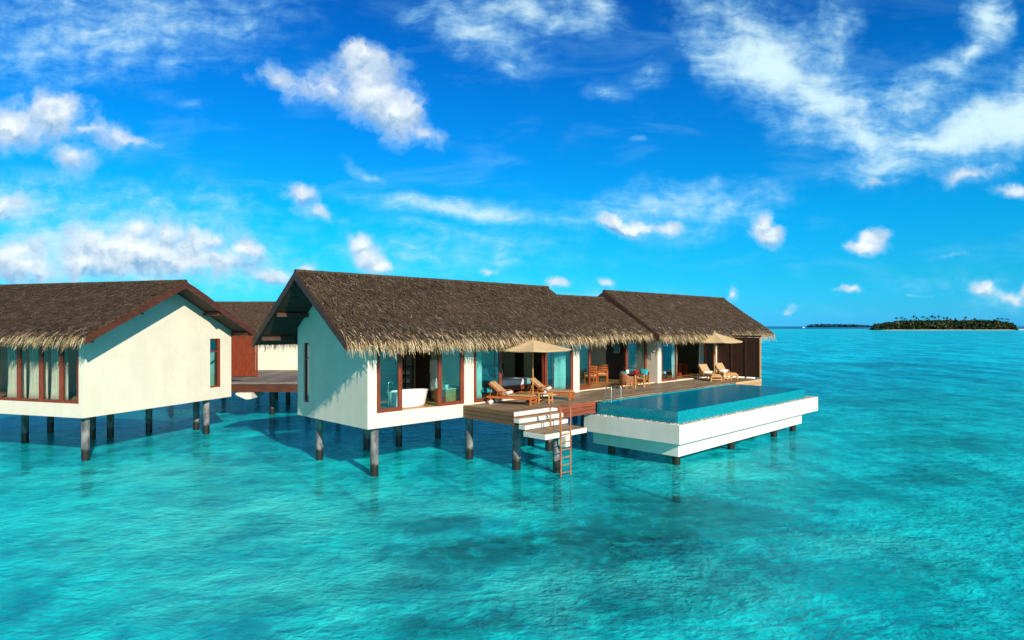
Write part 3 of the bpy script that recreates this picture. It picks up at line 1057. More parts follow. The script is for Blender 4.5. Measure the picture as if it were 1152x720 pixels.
# slit window in the gable
window(villa, 4.43, 4.90, 0.10, 2.38, 4.82, fw=0.07, bottom=0.07, axis='y')
mb = MB()
mb.box(0.06, 0.14, 4.50, 4.83, 4.16, 4.22)
mb.build('transom_bar', M_['redwood'], villa)

# bathroom window: two panes with an open gap between
window(villa, 0.38, 1.52, 0.08, ZF, 4.80, fw=0.17)
window(villa, 3.24, 4.55, 0.08, ZF, 4.80, fw=0.17)
# bedroom sliding doors
for (a0, a1, yy) in ((5.05, 6.68, 0.05), (9.45, 11.47, 0.05)):
    window(villa, a0, a1, yy, ZF, 4.80, fw=0.16, name='sliding_door')
window(villa, 9.42, 10.2, 0.16, ZF, 4.80, fw=0.16, name='sliding_door')
# living room sliding doors
window(villa, 11.95, 13.72, 0.75, ZF, 4.78, fw=0.15, name='sliding_door')
window(villa, 16.85, 18.88, 0.75, ZF, 4.78, fw=0.17, name='sliding_door')
# far block doors
window(villa, 19.30, 21.0, 0.06, ZF, 4.80, fw=0.13, name='sliding_door')
window(villa, 24.3, 25.68, 0.06, ZF, 4.80, fw=0.22, name='sliding_door')
# timber doors and dark panels on the partitions
mb = MB()
mb.box(4.68, 4.72, 2.45, 3.55, ZF, 4.7)
d_ = mb.build('inner_door', M_['darkwood'], villa)
mb = MB()
mb.tube([(4.66, 2.58, 3.32), (4.63, 2.58, 3.34), (4.63, 2.70, 3.34)], 0.015, 8)
mb.build('handle', M_['chrome'], d_)
for (b0, b1) in ((2.25, 3.0), (3.65, 4.25)):
    mb = MB()
    mb.box(11.70, 11.757, b0, b1, ZF, 4.75)
    mb.build('inner_door', M_['darkwood'], villa)
mb = MB()
mb.box(18.80, 18.858, 2.15, 3.55, ZF, 4.84)
mb.build('dark_wall_panel', M_['darkwood'], villa)
mb = MB()
for i in range(3):
    mb.box(27.2 + i * 0.75, 27.9 + i * 0.75, 5.10, 5.17, ZF, 4.6)
mb.build('wardrobe_panel', M_['darkwood'], villa)

# roofs
thatched_roof(villa, -1.4, 12.6, YR, ZR, SL, 3.72, 3.80, M_['rakewood'], seed=3, dens=260, fringe=230, fringe_back=140)
thatched_roof(villa, 12.62, 18.3, 2.71, 7.18, 0.625, 3.30, 3.4, M_['rakewood'], rake0=False, rake1=False, seed=5, dens=200, fringe=210, thick=0.28, fringe_len=0.36)
thatched_roof(villa, 17.5, 32.1, YR, ZR, SL, 3.72, 3.80, M_['rakewood'], seed=8, dens=180, fringe=190)
for yb in (-0.55, 0.9, 4.5, 5.9):
    mb = MB()
    z_ = ZR - 0.34 - SL * abs(yb - YR)
    mb.box(-1.32, -0.002, yb - 0.06, yb + 0.06, z_ - 0.16, z_ - 0.0)
    mb.build('purlin', M_['rakewood'], villa)
mb = MB()
mb.box(17.62, 17.74, 0.2, 5.2, 5.30, 5.44)
mb.build('tie_beam', M_['rakewood'], villa)

# piles under the villa
piles(villa, [(0.5, 0.35), (0.45, 4.4), (3.0, 4.9), (4.5, 4.6), (7.0, 4.9), (4.9, 0.1), (9.0, 0.5), (9.0, 4.9), (13, .6), (13, 4.9), (17.5, .6), (17.5, 4.9), (22, .4), (22, 4.9), (26.5, .4), (26.5, 4.9), (31, .4), (31, 4.9)], ZB + 0.005)

# ------------------------------------------------------------------ deck
DK0, DK1, DKF = 4.5, 25.8, -2.9
deck = empty('timber_deck', Wd(DK0, 0, ZD), ANG, 'weathered brown timber deck between the long villa and its pool', 'deck')
def dk(a, b, z=0):
    return (a - DK0, b, z - ZD)
LB = lambda mb, a0, a1, b0, b1, z0, z1, **k: mb.box(a0 - DK0, a1 - DK0, b0, b1, z0 - ZD, z1 - ZD, **k)
mb = MB()
b = DKF + 0.04
while b < -0.02:
    b2 = min(b + 0.145, -0.004)
    a = DK0 + 0.04 if b > DKF + .1 else DK0 + 0.04
    while a < DK1:
        a2 = min(DK1, a + rng.uniform(1.8, 3.2))
        LB(mb, a, a2 - 0.004, b, b2 - 0.006, ZD - 0.035, ZD + rng.uniform(-0.002, 0.002))
        a = a2
    b += 0.145
# strip in front of the recessed living room
b = 0.0
while b < 0.69:
    LB(mb, 11.96, 18.88, b, min(b + 0.139, 0.695), ZD - 0.035, ZD)
    b += 0.145
mb.build('deck_boards', M_['deck'], deck)
mb = MB()
for i in range(3):
    LB(mb, DK0 - 0.03, DK0 + 0.035, DKF + 0.03, -0.004, ZD - 0.50 + i * 0.168, ZD - 0.34 + i * 0.168 - (0.008 if i < 2 else 0.0))
mb.build('side_fascia', M_['deck_fascia'], deck)
mb = MB()
for i in range(3):
    LB(mb, DK0 - 0.03, 9.42, DKF - 0.03, DKF + 0.027, ZD - 0.50 + i * 0.168, ZD - 0.34 + i * 0.168 - (0.008 if i < 2 else 0.0))
mb.build('front_fascia', M_['red_fascia'], deck)
mb = MB()
for i in range(3):
    LB(mb, 22.45, DK1 + 0.03, DKF - 0.03, DKF + 0.027, ZD - 0.40 + i * 0.135, ZD - 0.275 + i * 0.135 - (0.006 if i < 2 else -0.003))
mb.build('end_fascia', M_['lightdeck'], deck)
mb = MB()
LB(mb, DK0 + 0.04, DK1, DKF + 0.03, DKF + 0.2, ZD - 0.5, ZD - 0.04)
LB(mb, DK0 + 0.04, DK1, -0.3, -0.1, ZD - 0.5, ZD - 0.04)
for a in (6.5, 9.0, 11.5, 14, 16.5, 19, 21.5, 24, 25.6):
    LB(mb, a, a + 0.12, DKF + 0.2, -0.3, ZD - 0.3, ZD - 0.04)
mb.build('joist', M_['darkwood'], deck)
for (a, b) in ((4.95, -2.6), (8.6, -1.0), (12.5, -2.3), (17, -2.3), (21.5, -2.3), (25.3, -2.6)):
    mb = MB()
    mb.tube([dk(a, b, -1.7), dk(a, b, ZD - 0.04)], 0.17, 16)
    mb.build('pile', M_['pile'], deck, smooth=40)

# privacy screen at the deck end
scr = empty('privacy_screen', Wd(25.9, 0, ZD), ANG, 'tall dark timber privacy screen closing the far end of the pool deck', 'screen')
for i in range(3):
    mb = MB()
    y0, y1 = -0.06 - i * 0.92, -0.06 - (i + 1) * 0.92 + 0.03
    for j in range(8):
        ya = y0 + (y1 - y0) * j / 8
        yb = y0 + (y1 - y0) * (j + 1) / 8 + 0.008
        mb.box(-0.02, 0.02, min(ya, yb), max(ya, yb), 0.08, 2.52)
    mb.build('screen_panel', M_['darkwood'], scr)
for i in range(4):
    mb = MB()
    yy = -0.05 - i * 0.92
    mb.box(-0.05, 0.05, yy - 0.045, yy + 0.045, 0.0, 2.62, bev=0.006)
    p_ = mb.build('post', M_['paleteak'] if i == 3 else M_['darkwood'], scr)
mb = MB()
mb.box(-0.06, 0.06, -2.86, 0.0, 2.55, 2.66, bev=0.006)
mb.build('top_rail', M_['darkwood'], scr)

# ------------------------------------------------------------------ swim steps + ladder
steps = empty('swim_steps', Wd(4.5, DKF, 0), ANG, 'white edged timber steps going down from the deck to a landing above the water', 'steps')
for i, (y0, y1, x0, x1, zt) in enumerate(((-0.07, -0.032, -0.03, 2.42, ZD + 0.02), (-0.34, -0.035, -0.03, 2.46, 2.06), (-0.62, -0.29, -0.02, 2.42, 1.85), (-1.66, -0.56, -0.05, 2.30, 1.64))):
    mb = MB()
    mb.box(x0, x1, y0, y1, zt - (0.21 if i == 3 else 0.185), zt - 0.025, bev=0.008)
    t_ = mb.build('tread', M_['pool_white'], steps)
    if i:
        mb = MB()
        yy = y0 + 0.03
        while yy < y1 - 0.02:
            mb.box(x0 + 0.03, x1 - 0.03, yy, min(yy + 0.13, y1 - 0.003), zt - 0.025, zt)
            yy += 0.138
        mb.build('tread_boards', M_['deck'], t_)
mb = MB()
mb.box(1.02, 1.30, -1.70, -1.665, 1.05, 1.60)
mb.box(1.02, 1.30, -1.66, -1.34, 1.05, 1.428)
mb.build('landing_bracket', M_['pool_white'], steps)
for (x, y) in ((1.15, -1.15),):
    mb = MB()
    pile(mb, x, y, 1.428, 0.15)
    mb.build('pile', M_['pile'], steps, smooth=40)

lad = empty('swim_ladder', Wd(5.5, DKF - 1.72, 0), ANG, 'orange brown metal swim ladder dropping from the landing into the sea', 'ladder')
for sx in (-0.27, 0.27):
    mb = MB()
    pts = [(sx, 0, -1.3), (sx, 0, 2.42)]
    for k in range(1, 7):
        an = PI / 2 * k / 6
        pts.append((sx, 0.10 - 0.10 * math.cos(an), 2.42 + 0.10 * math.sin(an)))
    pts.append((sx, 0.45, 2.52))
    for k in range(1, 7):
        an = PI / 2 * k / 6
        pts.append((sx, 0.45 + 0.08 * math.sin(an), 2.44 + 0.08 * math.cos(an)))
    pts.append((sx, 0.53, 1.665))
    mb.tube(pts, 0.026, 10)
    mb.build('rail', M_['copper'], lad, smooth=50)
for k in range(7):
    mb = MB()
    z = -0.15 + k * 0.28
    mb.tube([(-0.27, 0, z), (0.27, 0, z)], 0.022, 8)
    mb.build('rung', M_['copper'], lad, smooth=50)

# ------------------------------------------------------------------ pool
pool = empty('infinity_pool', Wd(9.25, DKF, 0), ANG, 'raised infinity pool with blue mosaic edge and white concrete gutter over the sea', 'pool')
A0, A1, F0 = 0.0, 14.15, -4.2     # local: x along the deck, y outwards (negative)
mb = MB()   # gutter box: bottom plate and rim
mb.box(A0, A1, F0, 0.45, 0.97, 1.35)
mb.box(A0, A0 + 0.09, F0, 0.45, 1.35, 1.70)
mb.box(A1 - 0.09, A1, F0, 0.0, 1.35, 1.70)
mb.box(A0 + 0.09, A1 - 0.09, F0, F0 + 0.09, 1.35, 1.70)
mb.build('gutter', M_['pool_white'], pool)
T0, T1, TF = 0.30, 13.0, -3.95
zt = 2.19
mb = MB()
mb.box(T0, T1, TF, TF + 0.16, 1.352, zt)
mb.box(T0, T0 + 0.16, TF + 0.16, -0.035, 1.352, zt)
mb.box(T1 - 0.16, T1, TF + 0.16, -0.035, 1.352, zt)
mb.box(T0 + 0.16, T1 - 0.16, -0.2, -0.035, 1.352, zt + 0.045)
mb.box(T0 + 0.16, T1 - 0.16, TF + 0.16, -0.2, 1.352, 1.372)
mb.build('basin', M_['tile'], pool)
mb = MB()
mb.box(T0 - 0.004, T1 + 0.004, TF - 0.004, -0.2, zt + 0.001, zt + 0.006)
mb.build('water_surface', M_['pool_water'], pool)
mb = MB()
mb.box(0.45, 12.75, F0 + 0.32, 0.3, 0.40, 0.97)
mb.build('lower_slab', M_['pool_white'], pool)
for (x, y) in ((0.85, -3.55), (5.4, -3.6), (9.95, -3.6), (12.4, -3.55), (0.85, -0.4), (5.4, -0.4), (9.95, -0.4), (12.4, -.4)):
    mb = MB()
    pile(mb, x, y, 0.405, 0.16)
    mb.build('pile', M_['pile'], pool, smooth=40)
mb = MB()
for i in range(1500):
    if rng.random() < 0.76:
        x, y = rng.uniform(0.1, 13.9), rng.uniform(F0 + 0.1, TF - 0.01)
    else:
        x, y = rng.uniform(0.1, T0 - 0.01), rng.uniform(F0 + 0.1, -0.05)
    r_ = rng.uniform(0.03, 0.06)
    z_ = 1.66 + rng.uniform(-0.02, 0.05)
    vs = [(x + r_ * rng.uniform(.7, 1.2) * sx, y + r_ * rng.uniform(.7, 1.2) * sy, z_ + r_ * .7 * sz) for sx, sy, sz in ((1, 0, 0), (-1, 0, 0), (0, 1, 0), (0, -1, 0), (0, 0, 1), (0, 0, -1))]
    mb.add(vs, [(0, 2, 4), (2, 1, 4), (1, 3, 4), (3, 0, 4), (2, 0, 5), (1, 2, 5), (3, 1, 5), (0, 3, 5)])
tag(mb.build('gutter_pebbles', M_['stone_pebble'], pool), kind='stuff')
for xx in (0.75, 1.45):
    mb = MB()
    pts = [(xx, -0.45, 1.75), (xx, -0.45, 2.75)]
    for k in range(1, 9):
        an = PI * k / 8
        pts.append((xx, -0.30 - 0.15 * math.cos(an), 2.75 + 0.13 * math.sin(an)))
    pts.append((xx, -0.10, 2.25))
    pts[-1] = (xx, -0.15, 2.238)
    mb.tube(pts, 0.022, 10)
    mb.build('handrail', M_['chrome'], pool, smooth=50)

# ------------------------------------------------------------------ furniture
def cushion_box(mb, x0, x1, y0, y1, z0, z1, M=None):
    mb.box(x0, x1, y0, y1, z0, z1, M=M, bev=min(0.03, (z1 - z0) * 0.4))


def make_lounger(name, wood, cloth, label, group):
    """head at +y (towards the house), foot at -y; origin on the deck under the middle"""
    root = empty(name, (0, 0, 0), 0, label, 'sun lounger', group)
    fr = MB()
    for sx in (-0.34, 0.30):
        fr.box(sx, sx + 0.045, -1.0, 1.0, 0.24, 0.33, bev=0.006)
    for yy in (-1.0, -0.4, 0.25, 0.96):
        fr.box(-0.295, 0.30, yy, yy + 0.04, 0.245, 0.305)
    fr.build('frame', wood, root)
    sl = MB()
    for i in range(16):
        yy = -0.95 + i * 0.083
        sl.box(-0.293, 0.298, yy, yy + 0.06, 0.308, 0.328)
    sl.build('slat_bed', wood, root)
    for sx in (-0.345, 0.30):
        lg = MB()
        lg.box(sx - 0.012, sx + 0.058, -0.97, -0.89, 0.0, 0.30, bev=0.006)
        lg.build('leg', wood, root)
        lg = MB()
        lg.box(sx, sx + 0.05, 0.78, 0.85, 0.06, 0.24)
        lg.build('leg', wood, root)
        wh = MB()
        wh.tube([(sx - 0.02, 0.815, 0.085), (sx + 0.07, 0.815, 0.085)], 0.085, 18)
        wh.build('wheel', M_['white_cloth'], root, smooth=40)
        ar = MB()
        ar.tube([(sx + 0.02, 0.05, 0.32), (sx + 0.02, 0.09, 0.50), (sx + 0.02, 0.20, 0.545), (sx + 0.02, 0.40, 0.545), (sx + 0.02, 0.50, 0.50), (sx + 0.02, 0.54, 0.32)], 0.02, 8)
        ar.build('armrest', wood, root, smooth=60)
    foot = MB()
    foot.box(-0.28, 0.29, -0.95, -0.91, 0.10, 0.15)
    foot.build('stretcher', wood, root)
    ang = R(38)
    Mb = Matrix.Translation((0, 0.28, 0.345)) @ Matrix.Rotation(ang, 4, 'X')
    br = MB()
    for sx in (-0.29, 0.25):
        br.box(sx, sx + 0.04, 0, 0.82, -0.03, 0.01, M=Mb)
    for i in range(9):
        br.box(-0.25, 0.25, 0.03 + i * 0.088, 0.09 + i * 0.088, -0.02, 0.0, M=Mb)
    br.build('backrest', wood, root)
    for sx in (-0.2, 0.2):
        st = MB()
        st.tube([(sx, 0.80, 0.74), (sx, 0.93, 0.30)], 0.015, 6)
        st.build('prop', wood, root)
    cu = MB()
    cushion_box(cu, -0.28, 0.28, -0.96, 0.28, 0.33, 0.40)
    cu.build('seat_cushion', cloth, root, smooth=35)
    cu = MB()
    cushion_box(cu, -0.275, 0.275, 0.02, 0.84, 0.012, 0.082, M=Mb)
    cu.build('back_cushion', cloth, root, smooth=35)
    return root


def roll_towel(a, b, z, rz, label, ln=0.5, r=0.065):
    o = empty('rolled_towel', Wd(a, b, z), ANG + rz, label, 'towel')
    mb = MB()
    n = 14
    vs = []
    mb.tube([(-ln / 2, 0, r), (ln / 2, 0, r)], r, n)
    mb.build('towel_roll', M_['white_cloth'], o, smooth=50)
    mb = MB()
    mb.box(-ln / 2 + 0.01, ln / 2 - 0.01, 0.01, r * 2.1, 0.0, 0.022, bev=0.006)
    mb.build('towel_flap', M_['white_cloth'], o)
    return o


LG = 'sun loungers on the pool deck'
def place(o, a, b, rz, z=ZD):
    o.location = Wd(a, b, z)
    o.rotation_euler = (0, 0, ANG + rz)
    return o


lounge_rot = R(24)
l1 = make_lounger('sun_lounger', M_['teak'], M_['tan_cloth'], 'orange teak sun lounger with brown cushion, nearest the top of the swim steps', LG)
index_kids()
l2 = copy_tree(l1)
l2['label'] = 'orange teak sun lounger standing right of the near parasol pole in front of the bed'
place(l1, 6.25, -1.05, lounge_rot)
place(l2, 8.75, -1.0, lounge_rot)
l3 = make_lounger('sun_lounger', M_['paleteak'], M_['beige_cloth'], 'pale teak sun lounger with beige cushion under the far parasol, beside the red desk', LG)
index_kids()
l4 = copy_tree(l3)
l4['label'] = 'pale teak sun lounger with beige cushion right in front of the dark timber screen'
place(l3, 22.85, -1.05, R(-36))
place(l4, 24.72, -1.12, R(-36))
def on_lounger(a, b, rz, lx, ly):
    c, s = math.cos(rz), math.sin(rz)
    return a + c * lx - s * ly, b + s * lx + c * ly


for (a, b, rz, lab) in ((6.25, -1.05, lounge_rot, 'white rolled towel on the lounger nearest the swim steps'), (8.75, -1.0, lounge_rot, 'white rolled towel on the lounger in front of the bed'),
                        (22.85, -1.05, R(-36), 'white rolled towel on the pale lounger beside the red desk'), (24.72, -1.12, R(-36), 'white rolled towel on the pale lounger before the dark screen')):
    ta, tb = on_lounger(a, b, rz, 0, 0.14)
    roll_towel(ta, tb, ZD + 0.40, rz, lab)


def make_side_table(label, wood, a, b, rz, s=0.5, h=0.42):
    o = empty('side_table', Wd(a, b, ZD), ANG + rz, label, 'side table', 'low teak side tables between loungers')
    mb = MB()
    for i in range(5):
        mb.box(-s / 2, s / 2, -s / 2 + i * s / 5, -s / 2 + (i + 1) * s / 5 - 0.012, h - 0.025, h)
    mb.build('table_top', wood, o)
    for sy in (-s / 2 + 0.01, s / 2 - 0.03):
        mb = MB()
        mb.box(-s / 2 + 0.05, s / 2 - 0.05, sy, sy + 0.02, h - 0.10, h - 0.027)
        mb.build('apron', wood, o)
        mb = MB()
        mb.box(-s / 2 + 0.05, s / 2 - 0.05, sy, sy + 0.02, 0.10, 0.15)
        mb.build('stretcher', wood, o)
    for sx in (-1, 1):
        for sy in (-1, 1):
            mb = MB()
            mb.box(sx * (s / 2 - 0.025) - 0.025, sx * (s / 2 - 0.025) + 0.025, sy * (s / 2 - 0.025) - 0.025, sy * (s / 2 - 0.025) + 0.025, 0.0, h - 0.027)
            mb.build('leg', wood, o)
    return o


make_side_table('small golden teak side table between the two orange loungers', M_['paleteak'], 7.55, -1.75, lounge_rot)
make_side_table('small golden teak side table between the two pale loungers', M_['paleteak'], 23.55, -1.75, R(-36))
roll_towel(7.55, -1.72, ZD + 0.42, lounge_rot + 0.4, 'white folded towel on the side table between the orange loungers', 0.3, 0.045)
roll_towel(23.55, -1.7, ZD + 0.42, 0.3, 'white folded towel on the side table between the pale loungers', 0.3, 0.045)


def parasol(a, b, label, rad, zrim, zap, rz=0.0):
    o = empty('parasol', Wd(a, b, ZD), ANG + rz, label, 'parasol', 'sand coloured canvas parasols on the deck')
    n = 8
    mb = MB()
    vs, fs = [], []
    rings = 8
    sub = 6
    N = n * sub
    for i in range(rings + 1):
        t_ = i / rings
        for k in range(N):
            an = 2 * PI * k / N
            ph = (k % sub) / sub
            poly = math.cos(PI / n) / math.cos((ph - 0.5) * 2 * PI / n)
            edge = 1 - 0.05 * math.sin(ph * PI) * t_
            r_ = max(0.03, rad * t_) * poly / math.cos(PI / n) * edge * 0.98
            z = zap - (zap - zrim) * (t_ ** 0.92) - 0.05 * math.sin(ph * PI) * t_ * (1 - 0.3 * t_)
            vs.append((r_ * math.cos(an), r_ * math.sin(an), z - ZD))
    for i in range(rings):
        for k in range(N):
            k2 = (k + 1) % N
            fs.append((i * N + k, i * N + k2, (i + 1) * N + k2, (i + 1) * N + k))
    # short valance
    for k in range(N):
        x, y, z = vs[rings * N + k]
        vs.append((x * 0.998, y * 0.998, z - 0.055))
    for k in range(N):
        k2 = (k + 1) % N
        fs.append((rings * N + k, rings * N + k2, (rings + 1) * N + k2, (rings + 1) * N + k))
    fs.append(tuple(range(N)))
    mb.add(vs, fs)
    mb.build('canopy', M_['canopy'], o, smooth=25, solid=0.006)
    mb = MB()
    mb.tube([(0, 0, 0.06), (0, 0, zap - ZD + 0.02)], 0.024, 12)
    mb.build('pole', M_['paleteak'], o, smooth=40)
    mb = MB()
    mb.lathe([(0.0, 0.13), (0.02, 0.12), (0.032, 0.07), (0.02, 0.02), (0.04, 0.0)][::-1], 12, (0, 0, zap - ZD + 0.0))
    mb.build('finial', M_['paleteak'], o, smooth=60)
    mb = MB()
    mb.lathe([(0.30, 0.0), (0.30, 0.05), (0.26, 0.075), (0.05, 0.09), (0.04, 0.25)], 24)
    mb.build('base', M_['darkwood'], o, smooth=40)
    for k in range(n):
        an = 2 * PI * k / n
        mb = MB()
        c, s = math.cos(an), math.sin(an)
        mb.tube([(0.03 * c, 0.03 * s, zap - ZD - 0.03), (rad * 0.55 * c, rad * 0.55 * s, zap - (zap - zrim) * 0.577 - ZD - 0.02), (rad * 0.96 * c, rad * 0.96 * s, zrim - ZD + 0.0)], 0.011, 6)
        mb.tube([(0.03 * c, 0.03 * s, zrim - ZD - 0.10), (rad * 0.5 * c, rad * 0.5 * s, zap - (zap - zrim) * 0.53 - ZD - 0.03)], 0.009, 6)
        mb.build('rib', M_['paleteak'], o)
    return o


parasol(7.4, -1.15, 'sand canvas parasol open over the two orange teak loungers', 1.55, 4.52, 4.93)
parasol(23.6, -1.0, 'sand canvas parasol open over the two pale loungers by the screen', 1.62, 4.58, 5.12)

# dining set on the deck
def make_tub_chair(label):
    root = empty('wicker_chair', (0, 0, 0), 0, label, 'armchair', 'wicker armchairs at the deck table')
    mb = MB()
    mb.box(-0.28, 0.28, -0.27, 0.27, 0.33, 0.40, bev=0.012)
    mb.build('seat', M_['wicker'], root)
    def shell(u, v):
        an = PI * (0.02 + 0.96 * u)
        r1, r2 = 0.31 + 0.03 * v, 0.30 + 0.06 * v
        top = 0.62 + 0.24 * math.sin(an) ** 1.5
        return (r1 * math.cos(an), r2 * math.sin(an) * 1.0 - 0.02, 0.22 + (top - 0.22) * v)
    mb = MB()
    mb.sheet(shell, 20, 6)
    mb.build('backrest', M_['wicker'], root, smooth=60, solid=0.035)
    for sx in (-0.27, 0.27):
        mb = MB()
        mb.box(sx - 0.022, sx + 0.022, -0.27, 0.05, 0.60, 0.645, bev=0.008)
        mb.box(sx - 0.018, sx + 0.018, -0.26, -0.02, 0.40, 0.60)
        mb.build('armrest', M_['wicker'], root)
        for sy in (-0.25, 0.23):
            mb = MB()
            mb.tube([(sx * 0.95, sy, 0.0), (sx * 0.92, sy, 0.34)], 0.02, 8, radii=[0.016, 0.024])
            mb.build('leg', M_['paleteak'], root)
    mb = MB()
    cushion_box(mb, -0.25, 0.25, -0.26, 0.24, 0.402, 0.46)
    mb.build('seat_cushion', M_['beige_cloth'], root, smooth=35)
    return root


def throw_pillow(name, loc, rz, tilt, label, mat, s=0.42, t=0.13, cat='cushion', group=None):
    o = None
    mb = MB()
    n = 10
    def f(sg):
        def g(u, v):
            x, y = u * 2 - 1, v * 2 - 1
            h = (1 - x ** 4) * (1 - y ** 4)
            k = 1 - 0.10 * (1 - h) * 0 - 0.07 * (x * x * (1 - y * y) * 0 + 0) 
            px = x * s / 2 * (1 - 0.06 * (1 - abs(y)) * abs(x))
            pz = y * s / 2 * (1 - 0.06 * (1 - abs(x)) * abs(y))
            return (px, sg * t / 2 * (max(0, h) ** 0.6), pz)
        return g
    mb.sheet(f(1), n, n)
    mb.sheet(f(-1), n, n)
    o = mb.build(name, mat, None, smooth=60)
    o.location = loc
    o.rotation_euler = (tilt, 0, rz)
    return tag(o, label, cat, group)


ch1 = make_tub_chair('brown wicker armchair left of the deck dining table, back to the camera')
index_kids()
ch2 = copy_tree(ch1)
ch2['label'] = 'brown wicker armchair right of the deck dining table, beside the white wall'
place(ch1, 14.95, -0.62, R(85))
place(ch2, 16.75, -0.45, R(-80))
ch3 = None
p = Wd(14.80, -0.60, ZD + 0.70)
throw_pillow('throw_cushion', p, ANG + R(85), R(-14), 'turquoise cushion against the back of the left wicker armchair', M_['teal_cloth'], s=0.44)
p = Wd(16.90, -0.42, ZD + 0.69)
throw_pillow('throw_cushion', p, ANG + R(-80), R(-14), 'turquoise cushion in the wicker armchair beside the white wall', M_['teal_cloth'], s=0.46)
tb = empty('dining_table', Wd(15.85, -0.45, ZD), ANG, 'dark timber dining table standing between two wicker armchairs on deck', 'table')
mb = MB()
mb.box(-0.45, 0.45, -0.45, 0.45, 0.70, 0.74, bev=0.008)
mb.build('table_top', M_['redwood'], tb)
mb = MB()
for s_ in (-0.38, 0.36):
    mb.box(-0.36, 0.36, s_, s_ + 0.022, 0.62, 0.698)
    mb.box(s_, s_ + 0.022, -0.36, 0.36, 0.62, 0.698)
mb.build('apron', M_['redwood'], tb)
for sx in (-0.39, 0.39):
    for sy in (-0.39, 0.39):
        mb = MB()
        mb.box(sx - 0.03, sx + 0.03, sy - 0.03, sy + 0.03, 0, 0.698)
        mb.build('leg', M_['paleteak'], tb)
mb = MB()
mb.lathe([(0.07, 0), (0.075, 0.01), (0.13, 0.09), (0.15, 0.16), (0.14, 0.16), (0.115, 0.10), (0.06, 0.03)], 20)
o = mb.build('bowl', M_['red'], None, smooth=50)
o.location = Wd(16.0, -0.5, ZD + 0.74)
tag(o, 'round red bowl on the deck dining table', 'bowl')
for (a, b, lab) in ((15.62, -0.25, 'white folded napkin on the far side of the deck dining table'),):
    mb = MB()
    mb.prism([(-0.11, 0), (0.11, 0), (0.03, 0.17), (-0.02, 0.19)], 'y', -0.07, 0.07)
    o = mb.build('napkin', M_['white_cloth'], None)
    o.location = Wd(a, b, ZD + 0.74)
    o.rotation_euler = (0, 0, ANG + 0.5)
    tag(o, lab, 'napkin')


# ---- interiors
def curtain(x0, x1, y, z0, z1, label, mat, frame=Wd, ang=ANG, group='white curtains inside the glass doors', waves=9, amp=0.045):
    mb = MB()
    ln = x1 - x0
    def f(u, v):
        ph = u * waves * 2 * PI
        am = amp * (0.7 + 0.3 * v)
        return (u * ln + 0.012 * math.sin(ph * 2.1 + v * 2), am * math.sin(ph + 0.4 * math.sin(v * 3)) + 0.02 * math.sin(3 * u + v * 4), z0 + (z1 - z0) * v)
    mb.sheet(f, waves * 8, 8)
    o = mb.build('curtain', mat, None, smooth=60, solid=0.006)
    q = frame(x0, y, 0)
    o.location = q
    o.rotation_euler = (0, 0, ang)
    return tag(o, label, 'curtain', group)


curtain(5.22, 5.85, 0.42, ZF + 0.02, 4.85, 'white curtain gathered behind the left bedroom glass door', M_['sheer'])
curtain(10.55, 11.35, 0.42, ZF + 0.02, 4.85, 'white curtain gathered behind the right bedroom glass door', M_['sheer'])
curtain(19.45, 19.95, 0.45, ZF + 0.02, 4.85, 'white curtain at the left edge of the far block glass door', M_['sheer'])
curtain(21.3, 21.75, 0.5, ZF + 0.02, 4.85, 'white curtain hanging in the open far block doorway', M_['sheer'])
curtain(24.4, 24.95, 0.42, ZF + 0.02, 4.85, 'white curtain behind the far parasol pole, next to dark screen', M_['sheer'])
curtain(12.15, 12.7, 1.1, ZF + 0.02, 4.8, 'pale curtain behind the left glass door of the living room', M_['sheer'])

# bathtub
tub = empty('bathtub', Wd(2.35, 0.85, ZF), ANG, 'white freestanding bathtub seen through the open bathroom window', 'bathtub')
mb = MB()
prof = [(0.70, 0.0), (0.76, 0.02), (0.80, 0.12), (0.86, 0.35), (0.93, 0.60), (0.955, 0.625), (0.94, 0.64), (0.90, 0.63), (0.84, 0.42), (0.74, 0.16), (0.62, 0.12)]
mb.lathe(prof, 40, sx=1.0, sy=0.46)
mb.build('basin', M_['porcelain'], tub, smooth=50)
tap = empty('tub_filler', Wd(1.28, 0.62, ZF), ANG, 'chrome floor standing bath tap left of the bathtub', 'tap')
mb = MB()
mb.tube([(0, 0, 0), (0, 0, 0.95), (0.03, 0, 1.03), (0.10, 0, 1.07), (0.18, 0, 1.04), (0.20, 0, 0.95)], 0.02, 10)
mb.build('spout', M_['chrome'], tap, smooth=60)
mb = MB()
mb.tube([(-0.07, 0.06, 0.72), (0.07, 0.06, 0.72)], 0.015, 8)
mb.tube([(0, 0, 0.72), (0, 0.06, 0.72)], 0.015, 8)
mb.build('mixer_handle', M_['chrome'], tap, smooth=60)
